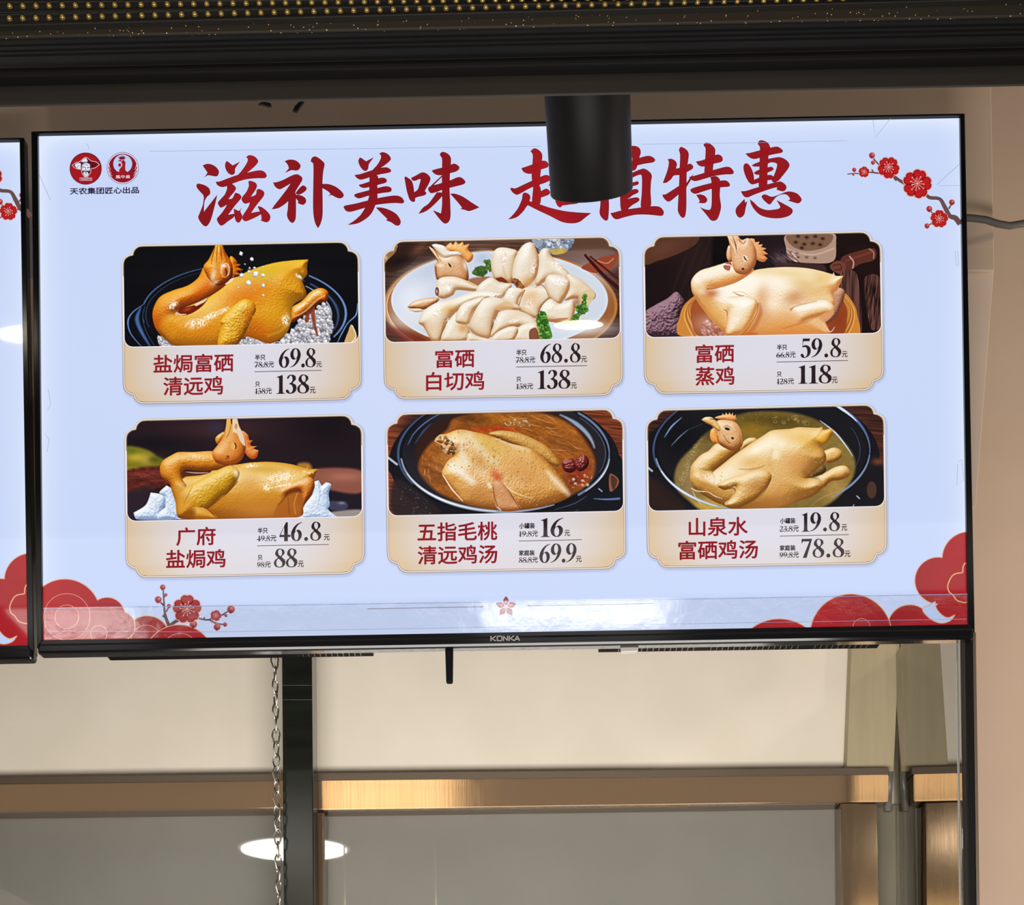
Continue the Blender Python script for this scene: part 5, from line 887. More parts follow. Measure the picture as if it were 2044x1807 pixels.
def emblems(parent):
    k = 1 / 11.356; Q = lambda l: [(120 + q[0] * k, 290 + q[1] * k, *q[2:]) for q in l]
    WH, DK, MID = (222, 226, 244), (60, 14, 30), (164, 20, 26)
    a = Art(); a.poly(Q(disc(580, 532, 372)), (206, 190, 222)); a.poly(Q(disc(580, 530, 362)), (78, 12, 28)); a.poly(Q(disc(580, 532, 345)), MID)
    hat = catmull(Q([(275, 460, 1), (350, 400), (440, 375), (520, 310), (575, 275), (640, 305), (710, 360), (800, 375), (888, 435, 1), (800, 510), (705, 535), (690, 620), (640, 690), (590, 745), (540, 700), (490, 620), (480, 550), (400, 540), (330, 510)]), True, 4)
    a.poly(inset(hat, -.6), (230, 200, 212)); a.poly(inset(hat, .5), (96, 10, 24))
    for l, c in (([(330, 450), (380, 410), (440, 405), (472, 420), (472, 540), (400, 530), (360, 500)], WH), ([(480, 372), (575, 290), (622, 350), (610, 380), (530, 385)], WH), ([(500, 420), (590, 392), (660, 420), (680, 480), (672, 570), (640, 600), (648, 650), (590, 725), (545, 680), (510, 600), (490, 490)], WH),
                 ([(472, 425), (500, 395), (600, 382), (690, 400), (690, 440), (600, 400), (515, 430), (494, 500), (488, 560), (474, 530)], DK), ([(505, 600), (530, 575), (580, 585), (640, 575), (655, 590), (645, 650), (625, 610), (585, 600), (540, 605), (520, 640)], DK), ([(560, 600), (610, 600), (600, 640), (590, 700), (580, 640)], (150, 120, 130))):
        a.poly(catmull(Q(l), True, 3), c)
    for l, w_ in (([(500, 505), (540, 495), (572, 515)], 1.3), ([(610, 522), (640, 505), (672, 512)], 1.3), ([(515, 440), (570, 432), (600, 445)], .8), ([(600, 452), (640, 455)], .8), ([(585, 520), (575, 560), (605, 565)], .8), ([(375, 510), (440, 460)], .7)): a.ribbon(Q(l), w_, DK)
    a.poly(Q([(445, 738), (725, 738), (725, 806), (445, 806)]), (230, 200, 212)); a.poly(Q([(452, 745), (718, 745), (718, 799), (452, 799)]), (130, 14, 26))
    (x0, y0), (x1, y1) = Q([(465, 752), (705, 792)]); put_text(a, "TINOO'S", x0, y0, x1, y1, (236, 214, 224), .1)
    a.build('emblem', parent, 'red round emblem with a bearded man in a straw hat')
    b = Art(); b.poly(Q(disc(1420, 518, 362)), (76, 50, 96)); b.poly(Q(disc(1420, 518, 352)), (232, 214, 232)); b.poly(Q(disc(1420, 520, 328)), (140, 18, 34)); b.poly(Q(disc(1420, 424, 214, 40, 212)), (186, 206, 246))
    b.poly(catmull(Q([(1290, 590), (1330, 610), (1345, 550), (1400, 480), (1412, 440), (1390, 400), (1380, 372), (1302, 366, 1), (1350, 338), (1400, 328), (1450, 345), (1482, 390), (1476, 500), (1485, 570), (1520, 606), (1480, 660), (1340, 660)]), True, 4), MID)
    b.poly(Q(disc(1352, 450, 34, 16, 40)), MID); b.poly(Q(disc(1400, 352, 12, 10)), WH); b.poly(Q([(1308, 258), (1350, 285), (1360, 235), (1385, 275), (1406, 222), (1426, 275), (1452, 230), (1465, 285), (1502, 252), (1458, 325), (1352, 325)]), (120, 16, 36))
    for sx in (-1, 1):
        for y0, x0, y1, x1 in ((430, 320, 560, 270), (530, 325, 640, 255), (620, 305, 700, 235)): b.ribbon(Q([(1420 + sx * x0, y0), (1420 + sx * (x0 + x1) / 2 + sx * 8, (y0 + y1) / 2), (1420 + sx * x1, y1)]), [1.6, 1.2, .3], (232, 214, 232))
    (x0, y0), (x1, y1) = Q([(1258, 678), (1590, 755)]); put_text(b, '鳳中皇', x0, y0, x1, y1, (236, 196, 206), .15)
    b.build('emblem', parent, 'round emblem with a crowned red rooster between wings')
    c = Art(); (x0, y0), (x1, y1) = Q([(222, 952), (1790, 1106)]); put_text(c, '天农集团匠心出品', x0, y0, x1, y1, (38, 22, 50), .4); c.build('tagline_lettering', parent)
def background(parent_name, parent):
    a = Art(0); e = np.concatenate([np.linspace(0, .06, 16)[:-1], np.linspace(.06, .94, 40)[:-1], np.linspace(.94, 1, 16)])
    a.grid([bilin(LIT, e, np.full(len(e), v)) for v in e], bg_col)
    return a.build(parent_name, parent)
# ================================================================ materials of the place
def noise_node(nt, scale, detail=3, stretch=None):
    tc = nt.nodes.new('ShaderNodeTexCoord'); mp = nt.nodes.new('ShaderNodeMapping'); n = nt.nodes.new('ShaderNodeTexNoise')
    nt.links.new(tc.outputs['Object'], mp.inputs[0]); nt.links.new(mp.outputs[0], n.inputs[0]); n.inputs['Scale'].default_value = scale; n.inputs['Detail'].default_value = detail
    if stretch: mp.inputs['Scale'].default_value = stretch
    return n
def varied(c0, c1, scale, stretch=None, bump=0.):
    def f(nt, b):
        n = noise_node(nt, scale, 4, stretch); r = nt.nodes.new('ShaderNodeValToRGB'); nt.links.new(n.outputs[0], r.inputs[0])
        r.color_ramp.elements[0].color = (*c0, 1); r.color_ramp.elements[1].color = (*c1, 1); r.color_ramp.elements[0].position = .3; r.color_ramp.elements[1].position = .7
        nt.links.new(r.outputs[0], b.inputs['Base Color'])
        if bump:
            bp = nt.nodes.new('ShaderNodeBump'); bp.inputs['Strength'].default_value = bump; bp.inputs['Distance'].default_value = .002
            nt.links.new(n.outputs[0], bp.inputs['Height']); nt.links.new(bp.outputs[0], b.inputs['Normal'])
    return f
PLASTER = mat('cream_plaster', rough=.8, build=varied(sl(224, 213, 195), sl(230, 219, 202), 9, bump=.03))
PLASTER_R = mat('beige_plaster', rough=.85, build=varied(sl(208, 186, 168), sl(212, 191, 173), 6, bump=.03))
BULK = mat('taupe_board', rough=.7, build=varied(sl(188, 166, 145), sl(193, 171, 150), 14))
OLIVE = mat('olive_board', rough=.6, build=varied(sl(164, 150, 120), sl(172, 157, 126), 10, (8, 1, 1)))
BLACK = mat('black_plastic', (.004, .004, .005), .6, 0, .05)
GLOSS = mat('glossy_black_bezel', (.004, .004, .005), .12, 0, .3)
MATTE = mat('matt_black_metal', (.005, .0045, .0045), .5, 0, .14)
POST = mat('black_glass_post', rough=.16, build=varied((.008, .009, .007), (.014, .016, .012), 6, (1, 1, 6)))
FASCIA = mat('charcoal_panel', rough=.4, build=varied((.012, .013, .016), (.016, .017, .020), 12, (1, 1, 20)))
SOFFIT = mat('brown_panel', rough=.55, build=varied((.020, .016, .012), (.025, .020, .015), 7))
def m_steel(nt, b):
    n = noise_node(nt, 60, 3, (6, 1, .15)); r = nt.nodes.new('ShaderNodeMapRange'); r.inputs[3].default_value = .06; r.inputs[4].default_value = .14
    nt.links.new(n.outputs[0], r.inputs[0]); nt.links.new(r.outputs[0], b.inputs['Roughness'])
    bp = nt.nodes.new('ShaderNodeBump'); bp.inputs['Strength'].default_value = .015; bp.inputs['Distance'].default_value = .001
    nt.links.new(n.outputs[0], bp.inputs['Height']); nt.links.new(bp.outputs[0], b.inputs['Normal'])
STEEL = mat('brushed_warm_steel', sl(156, 132, 106), .3, .75, build=m_steel)
STEEL_D = mat('dull_steel', sl(120, 106, 92), .45, .8)
CHROME = mat('chain_zinc', (.62, .60, .56), .22, 1.)
CABLE = mat('grey_cable', (.060, .055, .050), .5)
def m_glitter(nt, b):
    v = nt.nodes.new('ShaderNodeTexVoronoi'); v.inputs['Scale'].default_value = 330; tc = nt.nodes.new('ShaderNodeTexCoord'); nt.links.new(tc.outputs['Object'], v.inputs[0])
    r = nt.nodes.new('ShaderNodeMath'); r.operation = 'LESS_THAN'; r.inputs[1].default_value = .2; nt.links.new(v.outputs['Distance'], r.inputs[0])
    w_ = nt.nodes.new('ShaderNodeTexWhiteNoise'); nt.links.new(v.outputs['Position'], w_.inputs[0]); q = nt.nodes.new('ShaderNodeMath'); q.operation = 'GREATER_THAN'; q.inputs[1].default_value = .72; nt.links.new(w_.outputs[0], q.inputs[0])
    k = nt.nodes.new('ShaderNodeMath'); k.operation = 'MULTIPLY'; nt.links.new(r.outputs[0], k.inputs[0]); nt.links.new(q.outputs[0], k.inputs[1])
    mx = nt.nodes.new('ShaderNodeMix'); mx.data_type = 'RGBA'; mx.inputs[6].default_value = (.026, .020, .013, 1); mx.inputs[7].default_value = (.75, .52, .22, 1); nt.links.new(k.outputs[0], mx.inputs[0]); nt.links.new(mx.outputs[2], b.inputs['Base Color'])
GLITTER = mat('glittery_tape', rough=.5, build=m_glitter)
GOLD_LED = mat('amber_resin', (.40, .27, .08), .25, .55)
LED_STRIP = mat('black_rubber', (.010, .009, .008), .5)
def glass(name, tint, gloss, rough=.02, bump=0.):
    m = bpy.data.materials.new(name); m.use_nodes = True; nt = m.node_tree; nt.nodes.clear(); N, Lk = nt.nodes.new, nt.links.new
    o = N('ShaderNodeOutputMaterial'); t = N('ShaderNodeBsdfTransparent'); t.inputs[0].default_value = (*tint, 1); g = N('ShaderNodeBsdfGlossy'); g.inputs['Roughness'].default_value = rough
    fr = N('ShaderNodeFresnel'); fr.inputs[0].default_value = 1.5; ml = N('ShaderNodeMath'); ml.operation = 'MULTIPLY_ADD'; ml.inputs[1].default_value = gloss[0]; ml.inputs[2].default_value = gloss[1]; ml.use_clamp = True
    Lk(fr.outputs[0], ml.inputs[0]); x = N('ShaderNodeMixShader'); Lk(ml.outputs[0], x.inputs[0]); Lk(t.outputs[0], x.inputs[1]); Lk(g.outputs[0], x.inputs[2]); Lk(x.outputs[0], o.inputs[0])
    if bump:
        n = noise_node(nt, 26, 6); bp = N('ShaderNodeBump'); bp.inputs['Strength'].default_value = bump; bp.inputs['Distance'].default_value = .004; Lk(n.outputs[0], bp.inputs['Height']); Lk(bp.outputs[0], g.inputs['Normal'])
    return m
PANE = glass('grey_green_glass', (.755, .77, .785), (1.3, .02), .015)
SIDE = glass('mirror_side_glass', (.60, .62, .54), (1.2, .28), .01)
FILM = glass('clear_film', (.985, .985, .985), (1.7, 0), .10, .11)
def lampmat(name, col, s):
    return mat(name, (.8, .8, .8), .5, build=lambda nt, b: (setattr(b.inputs['Emission Color'], 'default_value', (*col, 1)), setattr(b.inputs['Emission Strength'], 'default_value', s)))
# ================================================================ the setting
YW = .46
def S(name, m, lo, hi): return tag(box(name, m, lo, hi), kind='structure')
xr = P(1782, 1500, YW).x
S('wall_back', PLASTER, (-3.5, YW, -.02), (xr + .004, YW + .12, 3.75))
S('wall_right', PLASTER_R, (xr - .1, .95, -.02), (3.4, 1.05, 3.75))
S('floor', mat('grey_floor_tile', rough=.4, build=varied(sl(120, 114, 106), sl(132, 126, 118), 3)), (-3.5, -9.5, -.1), (3.4, 1.05, -.02))
CEIL = mat('ceiling_board', rough=.9, build=varied(sl(70, 62, 54), sl(76, 68, 58), 4))
S('ceiling', CEIL, (-3.5, -.7, 3.75), (3.4, 1.05, 3.8)); S('ceiling_1', CEIL, (-3.5, -9.5, 3.2), (3.4, -.7, 3.3))
# bulkhead the screens hang on, with its notched right edge
bulk = tag(prism('bulkhead', BULK, [(-420, 150), (1978, 120), (1985, 540), (-420, 560)], .075, .40, bev=.0015), kind='structure')
prism('trim_1', PLASTER_R, [(1900, 536), (1984, 540), (1948, 1010), (1900, 1010)], .080, .30, bev=.001); tag(bpy.data.objects['trim_1'], kind='structure')
tag(prism('trim_2', OLIVE, [(1704, 1180), (1800, 1180), (1784, 1540), (1690, 1540)], YW - .03, YW - .001), kind='structure')
tag(prism('trim_9', mat('grey_olive_board', rough=.5, build=varied(sl(104, 98, 82), sl(112, 105, 88), 10)), [(1748, 1606), (1790, 1606), (1790, 1900), (1750, 1900)], YW - .012, YW - .0005), kind='structure')
# beam above the screens: charcoal face, rolled lip, brown underside board
YB = -.45
def band(name, m, l, r, y0, y1, bev=.001):
    """long board whose upper and lower edges pass through the two pixel heights at the frame's sides"""
    ext = lambda a, b, x: a + (b - a) * x / 2044
    return tag(prism(name, m, [(-500, ext(l[0], r[0], -500)), (2500, ext(l[0], r[0], 2500)), (2500, ext(l[1], r[1], 2500)), (-500, ext(l[1], r[1], -500))], y0, y1, bev=bev), kind='structure')
band('beam', FASCIA, (-500, 138), (-540, 95), YB, YB + .012)
band('trim_3', MATTE, (134, 150), (92, 108), YB - .006, YB + .012, .003)
band('trim_4', SOFFIT, (120, 211.5), (76, 169), YB + .013, YB + .016)
band('trim_5', GLITTER, (40, 74), (-4, 31), YB - .004, YB - .0002)
for i, (l, r) in enumerate(((90, 48), (101, 58), (110, 68))): band('trim_%d' % (6 + i), MATTE, (l, l + 1.4), (r, r + 1.4), YB - .0012, YB + .002, .0003)
# ---------------------------------------------------------------- LED strips on the beam
def led_strip(label, l, r, xs, h):
    """dark rubber strip with a row of amber domes"""
    y = lambda x: l + (r - l) * x / 2044; hh = lambda x: max(h * (1 - .00045 * x), 4.)
    root = empty('led_strip', P(900, y(900), YB - .012)); tag(root, label, 'led strip', 'LED strips along the top of the beam')
    x1 = 1500 if h > 10.4 else 2500
    bm = bmesh.new(); bm_prism(bm, [P(x, yy, YB - .008) for x, yy in ((-400, y(-400) - hh(-400)), (x1, y(x1) - hh(x1)), (x1, y(x1) + hh(x1)), (-400, y(-400) + hh(-400)))], YB - .008, YB - .0041, .001)
    for d in (-1, 1): bm_prism(bm, [P(x, yy, YB - .011) for x, yy in ((-400, y(-400) + d * hh(-400) - 1.6), (x1, y(x1) + d * hh(x1) - 1.3), (x1, y(x1) + d * hh(x1) + 1.3), (-400, y(-400) + d * hh(-400) + 1.6))], YB - .011, YB - .0041, .0008)
    frombm('strip_body', bm, LED_STRIP, root)
    proto = None
    for i, x in enumerate(xs):
        c = P(x, y(x), YB - .008)
        if proto is None:
            bm = bmesh.new(); bmesh.ops.create_uvsphere(bm, u_segments=12, v_segments=8, radius=.0029)
            for v in bm.verts: v.co.y *= 1.5
            proto = frombm('led_dome', bm, GOLD_LED, root, True); o = proto
        else:
            o = proto.copy(); COL.objects.link(o); o.parent = root
        o.location = c - root.location
led_strip('upper row of amber LED domes running off the top edge', 13.5, -10, [20 + 26.2 * i for i in range(52)], 10.5)
led_strip('lower row of amber LED domes just above the glittery band', 38.5, -9, [19.5 + 26.4 * i for i in range(64)], 10)
for i, q in enumerate(([(584, 221), (588, 212), (597, 203), (607, 202), (600, 210), (593, 222)], [(515, 207), (526, 202), (540, 206), (542, 211), (534, 211), (524, 207)])):
    tag(prism('tape_scrap', MATTE, q, YB + .024, YB + .027, bev=.0002), ('torn dark tape end sticking down below the beam edge', 'small dark tape nub left of the torn end, under the beam edge')[i], 'tape', 'tape scraps under the beam')
# ================================================================ the television
tv = empty('television', P(1004, 1290, .02)); tag(tv, 'large wall screen lit up with the six-dish menu, in the middle', 'television', 'menu screens')
OUT = [(62, 262), (1926, 226), (1946, 1262), (73.5, 1294)]
def frame_bm():
    bm = bmesh.new(); o = [P(x, y, -.006) for x, y in OUT]; n = [P(x, y, 0) for x, y in LIT]
    for i in range(4):
        j = (i + 1) % 4; bm_prism(bm, [(o[i].x, 0, o[i].z), (o[j].x, 0, o[j].z), (n[j].x, 0, n[j].z), (n[i].x, 0, n[i].z)], -.006, .010, .0008)
    return bm
frame = frombm('bezel', frame_bm(), GLOSS, tv)
lip = prism('bottom_lip', GLOSS, [(74, 1284), (1946, 1252), (1946, 1275), (74, 1306)], -.0085, .012, tv, .004)
screen = background('screen', tv); screen['label'] = 'glowing pale blue menu picture'
back = prism('back_shell', BLACK, [(100, 300), (1890, 268), (1908, 1240), (110, 1272)], .0102, .062, tv, .006)
tag(back, None)
SLOT = mat('vent_edge', (.10, .10, .10), .4)
def vent(px0, px1):
    y = lambda x: 1306.0 - .0158 * (x - 222)
    bm = bmesh.new(); bm_prism(bm, [P(x, yy, .014) for x, yy in ((px0, y(px0) - 70), (px1, y(px1) - 70), (px1, y(px1)), (px0 + 60 if px0 < 200 else px0, y(px0) - .6))], .014, .040, .001)
    o = frombm('vent_housing', bm, BLACK, tv)
    bm = bmesh.new(); x = px0 + (150 if px0 < 200 else 40)
    while x < px1 - 20:
        if (x - px0) % 200 > 24: bm_prism(bm, [P(a, b, .017) for a, b in ((x - .7, y(x) + .2), (x + .7, y(x) + .2), (x + .7, y(x) + 1.6), (x - .7, y(x) + 1.6))], .017, .037)
        x += 11.6
    n0 = len(o.data.polygons); t = bpy.data.meshes.new('slots'); bmesh.ops.recalc_face_normals(bm, faces=bm.faces[:]); bm.to_mesh(t); bm.free()
    o.data.materials.append(SLOT); bm = bmesh.new(); bm.from_mesh(o.data); bm.from_mesh(t); bm.faces.ensure_lookup_table()
    for f in bm.faces[n0:]: f.material_index = 1
    bm.to_mesh(o.data); bm.free(); bpy.data.meshes.remove(t)
vent(150, 742); vent(1196, 1760)
rs = prism('sensor_stick', BLACK, [(888, 1280), (904.5, 1280), (903.5, 1362), (890.5, 1362)], .004, .014, tv, .002)
clip = prism('cable_clip', mat('clear_plastic', (.32, .30, .28), .2), [(1238, 1288), (1275, 1286.6), (1274, 1301), (1239, 1302.5)], .004, .012, tv, .001)
# maker's name on the lower bezel
kb = bmesh.new()
def kstroke(pts, w=1.5):
    for (xa, ya), (xb, yb) in zip(pts[:-1], pts[1:]):
        d = np.array([xb - xa, yb - ya], float); L = np.linalg.norm(d); d /= L; n = np.array([-d[1], d[0]]) * w / 2; e = d * w * .4
        q = [np.array([xa, ya]) - e + n, np.array([xb, yb]) + e + n, np.array([xb, yb]) + e - n, np.array([xa, ya]) - e - n]
        bm_prism(kb, [P(980 + a * 57 / 50, 1270.6 + b - .0176 * a, -.0087) for a, b in q], -.0089, -.0080)
for pts in ([(0, 0), (0, 9)], [(8, 0), (1.5, 4.5), (8, 9)], [(11, 0), (19, 0), (19, 9), (11, 9), (11, 0)], [(22, 9), (22, 0), (29, 9), (29, 0)], [(32, 0), (32, 9)], [(40, 0), (33.5, 4.5), (40, 9)], [(41.5, 9), (46, 0), (50, 9)], [(43.5, 6.4), (48, 6.4)]): kstroke(pts)
frombm('maker_lettering', kb, mat('silver_print', (.55, .53, .52), .35, .6), lip)
# the picture on the screen
heading(screen, HEAD[:2]); heading(screen, HEAD[2:])
for i in range(6): card(i, screen); dish(i, screen); card_text(i, screen)
emblems(screen); br_r = branch_right(screen); branch_low(screen); clouds_left(screen); cl_r = clouds_right(screen); ornament(screen)
# protective film over the lower strip, with its creases
fv = [P(x, y, 0) for x, y in ((90, 1216), (1929, 1188), (1929, 1248), (90, 1279))]
bm = bmesh.new(); bm_prism(bm, fv, -.0046, -.0042); film = frombm('protective_film', bm, FILM, tv); film['label'] = 'strip of clear protective film along the bottom of the screen'
cre = Art(130)
for p, w_ in (([(88, 1216.5), (600, 1210), (1300, 1200), (1929, 1188.5)], 1.1), ([(90, 1262), (420, 1264), (1000, 1254), (1928, 1238)], .8), ([(300, 306), (700, 301), (1080, 296)], .7), ([(1280, 292), (1500, 289), (1690, 285)], .7), ([(1741, 243), (1746, 278), (1776, 241)], .9), ([(1868, 373), (1914, 331)], .9), ([(1870, 374), (1914, 374)], .6), ([(80, 352), (103, 404), (78, 401)], .9), ([(172, 262), (176, 290), (180, 303)], .7), ([(1905, 506), (1910, 504), (1912, 535), (1907, 533), (1905, 506)], .7), ([(1912, 925), (1918, 920), (1922, 960), (1908, 972), (1910, 930)], .8), ([(98, 780), (103, 810), (97, 822)], .8), ([(92, 870), (100, 880), (96, 905)], .8)):
    cre.ribbon(p, w_, (142, 162, 206), smooth=False)
cre.build('film_crease', film)
# ---------------------------------------------------------------- the second screen at the left
dx = (P(58, 270, 0) - P(1926, 226, 0)).x - .003; dz = P(60, 1319, 0).z - P(74, 1308, 0).z
tv2 = tv.copy(); COL.objects.link(tv2); tv2.location = tv.location + Vector((dx, 0, dz)); tag(tv2, 'second lit screen, mostly cut off by the left edge of the photo', 'television')
scr2 = None
for ch in [frame, lip, screen, back] + [o for o in tv.children if o.name.startswith('vent_housing')]:
    c = ch.copy(); COL.objects.link(c); c.parent = tv2
    if ch is screen: scr2 = c
    for g in ch.children:
        if ch is screen and g not in (br_r, cl_r): continue
        if g.name.startswith('maker'): continue
        d = g.copy(); COL.objects.link(d); d.parent = c
        if g is br_r: d.location = Vector(g.location) + Vector((.012, 0, .0405))
# power cable of the middle screen
cp = [P(x, y, .03 + .004 * t) for t, (x, y) in enumerate([(1890, 430), (1912, 434), (1940, 435.5), (1968, 439), (1992, 447), (2015, 451), (2044, 446), (2080, 432), (2130, 410)])]
tag(tube('power_cable', CABLE, [q for q in cp], .0044), 'dark grey power cable running from behind the middle screen to the right', 'cable')
# ================================================================ cylinder spotlight in front of the heading
sp = empty('spotlight', P(1172, 190, -.23)); tag(sp, 'black cylinder spotlight hanging from the beam in front of the heading', 'spotlight')
a0, a1 = P(1172, 186, -.23), P(1186, 380, -.19); ax = (a1 - a0).normalized(); ax = (a1 - a0 + Vector((0, .045, 0))).normalized()
L_ = (a1 - a0).length * 1.03
def lathe(name, prof, m, parent, org, axis, seg=48):
    u = axis.cross(Vector((0, 1, 0))).normalized(); v = axis.cross(u); bm = bmesh.new(); R = []
    for t, r in prof: R.append([bm.verts.new(org + axis * t + (u * math.cos(k * 2 * math.pi / seg) + v * math.sin(k * 2 * math.pi / seg)) * r) for k in range(seg)])
    for A, B in zip(R[:-1], R[1:]):
        for k in range(seg): bm.faces.new((A[k], A[(k + 1) % seg], B[(k + 1) % seg], B[k]))
    bm.faces.new(R[0]); bm.faces.new(R[-1])
    o = frombm(name, bm, m, parent, True); o.data.polygons.foreach_set('use_smooth', [len(p.vertices) == 4 for p in o.data.polygons]); return o
rr = .0500
lathe('lamp_body', [(-.09, rr * .985), (-.089, rr), (0, rr), (L_ - .0015, rr), (L_, rr - .0012), (L_, rr - .003), (L_ - .002, rr - .0035), (L_ - .05, rr - .006)], MATTE, sp, a0, ax)
lc = a0 + ax * (L_ - .046); bm = bmesh.new(); bmesh.ops.create_uvsphere(bm, u_segments=24, v_segments=12, radius=1); bmesh.ops.scale(bm, vec=(.036, .006, .006), verts=bm.verts); bmesh.ops.translate(bm, vec=lc, verts=bm.verts); frombm('light_source', bm, lampmat('spot_glow', (1, .9, .72), 24.), sp, True)
bm = bmesh.new(); bm_prism(bm, [a0 + ax * -.09 + Vector(q) for q in ((-.018, 0, -.005), (.018, 0, -.005), (.018, 0, .09), (-.018, 0, .09))], a0.y - .02, a0.y + .02, .002); frombm('mounting_stem', bm, MATTE, sp)
# the track the spotlight hangs on, hidden above the beam
tz = (a0 + ax * -.09).z + .088
trk = tag(box('lighting_track', MATTE, (-1.6, a0.y - .02, tz), (1.6, a0.y + .02, tz + .04), bev=.002), 'black lighting track above the spotlight, behind the beam', 'lighting track')
for k in (-1.2, 0, 1.2): tube('drop_rod', MATTE, [(k, a0.y, tz + .038), (k, a0.y, 3.75)], .006, trk)
# ================================================================ glass stall front under the screens
post = tag(prism('upright_post', POST, [(562, 1240), (622, 1240), (627.5, 1900), (567, 1900)], .35, .402, bev=.0015), 'dark glossy square post below the middle screen, beside the chain', 'post')
for y in (1367, 1396): prism('joint_band', mat('post_joint', (.026, .024, .018), .3), [(563.2, y), (623.6, y), (623.6, y + 1.6), (563.2, y + 1.6)], .3494, .3510, post, .0002)
# ---- chain
ch = empty('hanging_chain', P(551, 1290, .32)); tag(ch, 'thin zinc link chain hanging left of the dark post', 'chain')
z0 = P(551, 1284, .32).z; z1 = P(553, 1900, .32).z; pitch = P(551, 1300, .32).z - P(551, 1325, .32).z
NL = int((z0 - z1) / pitch)
def link_mesh(seed):
    rnd = random.Random(seed); h, ww = pitch * .68, pitch * .29; pts = []
    for k in range(20):
        t = 2 * math.pi * k / 20; x = ww * math.cos(t) * (1 - .25 * abs(math.sin(t)) ** 3); z = h * math.sin(t) * (1 - .05 * rnd.random())
        pts.append((x * (1.1 if math.sin(t) > 0 else .85), 0, z))
    bm = bmesh.new(); tube('', None, pts, .00135, closed=True, seg=8, bm=bm); return bm
protos = []
for i in range(NL):
    c = Vector((P(551 + 2 * i / NL, 1500, .32).x, .32, z0 - pitch * (i + .5)))
    if i < 3:
        o = frombm('chain_link', link_mesh(i), CHROME, ch, True); protos.append(o)
    else:
        o = protos[i % 3].copy(); COL.objects.link(o); o.parent = ch
    o.location = c - ch.location; o.rotation_euler = (0, random.uniform(-.06, .06), (math.radians(8) if i % 2 else math.radians(72)) + .9 * math.sin(i * .42))
# ---- stainless rail with its glass panes
YR = .405; RT = math.tan(math.radians(4))          # the rail's face leans a little forward at the top
def rail(label, top, bot, xs):
    """steel rail of a lip, a brushed face and a shaded underside; top and bot give the pixel heights at both ends"""
    (xa, xb) = xs; r = empty('steel_rail', P((xa + xb) / 2, bot[0], YR)); tag(r, label, 'rail', 'steel rails of the stall front')
    q = lambda f0, f1: [(xa, top[0] + (bot[0] - top[0]) * f0), (xb, top[1] + (bot[1] - top[1]) * f0), (xb, top[1] + (bot[1] - top[1]) * f1), (xa, top[0] + (bot[0] - top[0]) * f1)]
    prism('top_lip', STEEL_D, q(0, .22), YR + .006, YW - .001, r, .0008); bm = bmesh.new(); qq = [P(x, y, YR) for x, y in q(.215, 1)]; bm_prism(bm, qq, YR, YW - .001)
    for v in bm.verts:
        if v.co.y < YR + .001 and v.co.z < (qq[0].z + qq[2].z) / 2: v.co.y += RT * (qq[0].z - qq[3].z)
    bmesh.ops.bevel(bm, geom=bm.edges[:], offset=.0012, segments=2, affect='EDGES'); frombm('rail_face', bm, STEEL, r)
    return r
rail('left brushed steel rail, from the photo edge to the dark post', (1556, 1544), (1626, 1613), (-420, 566))
rail('right brushed steel rail, lit by a warm reflection beside the post', (1543, 1532), (1616, 1600), (628, 1774))
def leg(label, q, y0=YR + .002, y1=YW - .001): return tag(prism('steel_post', STEEL, q, y0, y1, bev=.0015), label, 'post', 'steel posts under the rail')
leg('narrow coppery steel post right beside the dark post', [(629, 1622), (647, 1622), (646, 1900), (631, 1900)])
leg('wide coppery steel post at the right end of the rail', [(1679, 1604), (1752, 1604), (1757, 1900), (1682, 1900)])
def pane(label, q): return tag(prism('glass_pane', PANE, q, .412, .418, bev=0), label, 'glass', 'glass panes under the rails')
pane('grey glass pane left of the dark post, under the left rail', [(-420, 1628), (566, 1615), (568, 1900), (-420, 1900)])
pane('wide grey glass pane between the two steel posts', [(647, 1616), (1679, 1604), (1682, 1900), (648, 1900)])
# ---- side glass running towards the viewer, its black front trim and steel edge strip
xs_ = P(1932, 1500, .034).x
zb, zt = P(1940, 1900, .03).z, P(1940, 1268, .03).z
zm = P(1940, 1130, .07).z
sg = empty('side_glass', (xs_, .034, zb)); tag(sg, 'tall clear side glass at the right, mirroring the steel post', 'glass')
xm = xs_ + (xr - xs_) * (.07 - .042) / (YW - .044)
bm = bmesh.new(); prof = [(xs_, .042, zb), (xr, YW - .002, zb), (xr, YW - .002, zm), (xm, .07, zm), (xs_, .042, zt)]
va = [bm.verts.new(p) for p in prof]; vb = [bm.verts.new((p[0] + .006, p[1], p[2])) for p in prof]; bm.faces.new(va); bm.faces.new(vb[::-1])
for k in range(5): bm.faces.new((va[k], vb[k], vb[(k + 1) % 5], va[(k + 1) % 5]))
frombm('glass_sheet', bm, SIDE, sg)
prism('front_trim', MATTE, [(1926, 1262), (1941, 1262), (1950, 1900), (1935, 1900)], .0165, .040, sg, .001)
prism('bright_edge', mat('polished_edge', (.75, .74, .66), .2, .8), [(1908, 1275), (1912.6, 1275), (1920.6, 1900), (1916, 1900)], .0402, .0415, sg, .0005)
prism('edge_strip', STEEL_D, [(1942, 1262), (1948, 1262), (1957, 1900), (1951, 1900)], .017, .0335, sg, .0005)
tag(tube('corner_seal', mat('clear_silicone', (.16, .15, .13), .3), [P(x, y, YW - .02) for x, y in ((1797, 1200), (1786, 1400), (1776, 1540), (1772, 1620))], .006), 'dull silicone bead along the inner corner behind the side glass', 'seal')
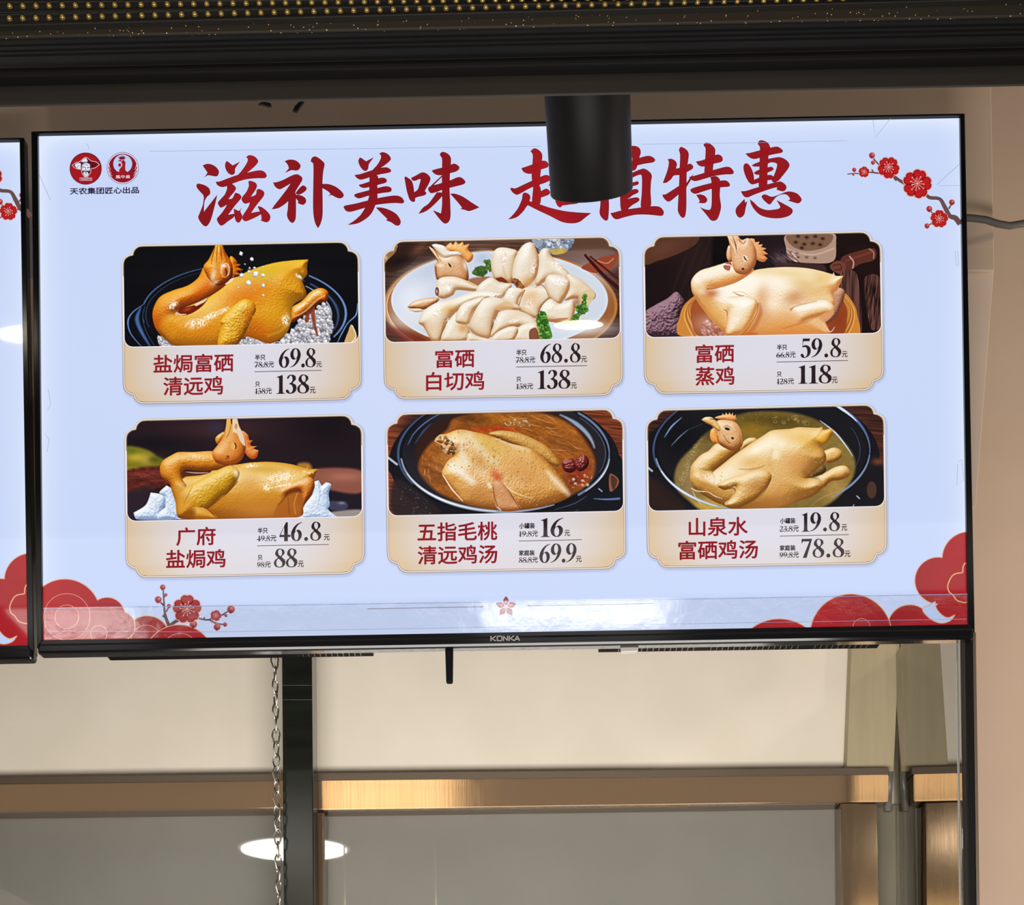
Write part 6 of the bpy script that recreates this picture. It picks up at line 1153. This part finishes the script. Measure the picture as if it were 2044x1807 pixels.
# ================================================================ the hall's ceiling lamps behind the viewer (seen only in reflections)
def ceiling_lamp(px, py, ym, w_, d_, col, s, label, rnd=False, lean=0.):
    """lamp in the ceiling whose reflection in the upright plane y = ym shows at the pixel"""
    q = P(px, py, ym); dv = q - Vector(CAM); n_ = Vector((0, -math.cos(lean), -math.sin(lean))); dv = dv - n_ * (2 * dv.dot(n_)); c = q + dv * ((3.185 - q.z) / dv.z)
    r = empty('ceiling_light', c); tag(r, label, 'ceiling light', 'ceiling lights of the hall')
    bm = bmesh.new()
    if rnd: bmesh.ops.create_cone(bm, cap_ends=True, segments=40, radius1=w_ / 2, radius2=w_ / 2, depth=.01); bmesh.ops.scale(bm, vec=(1, d_ / w_, 1), verts=bm.verts)
    else:
        bmesh.ops.create_cube(bm, size=1); bmesh.ops.scale(bm, vec=(w_, d_, .01), verts=bm.verts)
    bmesh.ops.translate(bm, vec=c, verts=bm.verts); frombm('diffuser', bm, lampmat('lamp_glow', col, s), r)
    bm = bmesh.new(); bmesh.ops.create_cone(bm, cap_ends=True, segments=40 if rnd else 4, radius1=w_ * (.54 if rnd else .74), radius2=w_ * (.54 if rnd else .74), depth=.008)
    if rnd: bmesh.ops.scale(bm, vec=(1, d_ / w_, 1), verts=bm.verts)
    if not rnd: bmesh.ops.rotate(bm, matrix=Matrix.Rotation(math.pi / 4, 3, 'Z'), verts=bm.verts); bmesh.ops.scale(bm, vec=(1.02, d_ / w_ * 1.02, 1), verts=bm.verts)
    bmesh.ops.translate(bm, vec=c + Vector((0, 0, .009)), verts=bm.verts); frombm('lamp_rim', bm, mat('lamp_rim_white', (.7, .7, .7), .5), r)
ceiling_lamp(587, 1697, .412, .62, .62, (1, .96, .86), 14, 'round ceiling light mirrored in the glass panes beside the dark post', True)
def pendant(px, py, dist, col, s, label, hw=.32, hh=.13, lean=None):
    q = P(px, py, YR); dv = (q - Vector(CAM)).normalized(); a_ = math.atan(RT) if lean is None else lean; n_ = Vector((0, -math.cos(a_), -math.sin(a_))); dv = dv - n_ * (2 * dv.dot(n_)); c = q + dv * dist
    r = empty('pendant_lamp', c); tag(r, label, 'pendant lamp', 'pendant lamps of the hall')
    box('lamp_shade', lampmat('warm_glow', col, s), c - Vector((hw, .08, hh)), c + Vector((hw, .08, hh)), r, .02)
    for k in (-hw * .7, hw * .7): tube('hanging_rod', CHROME, [c + Vector((k, 0, hh)), Vector((c.x + k, c.y, 3.2))], .004, r)
pendant(772, 1592, 5., (1, .80, .50), 5.5, 'wide warm glowing box lamp mirrored in the right steel rail')
pendant(1724, 1690, 4.4, (1, .74, .42), 2.2, 'small warm glowing box lamp mirrored in the wide steel post', .085, .11, 0.)
ceiling_lamp(1150, 1226, 0, .62, .22, (1, .97, .95), 6, 'white ceiling panel mirrored at the bottom of the middle screen')
ceiling_lamp(1000, 1130, 0, 3.4, .5, (1, .96, .93), .8, 'long soft white ceiling panel mirrored low across the middle screen')
ceiling_lamp(160, 1250, 0, .4, .3, (1, .97, .95), 4, 'white ceiling panel mirrored in the lower left corner of the middle screen')
ceiling_lamp(60, 668, 0, .13, .045, (1, .9, .75), 36, 'small narrow ceiling light mirrored between the two screens', True)
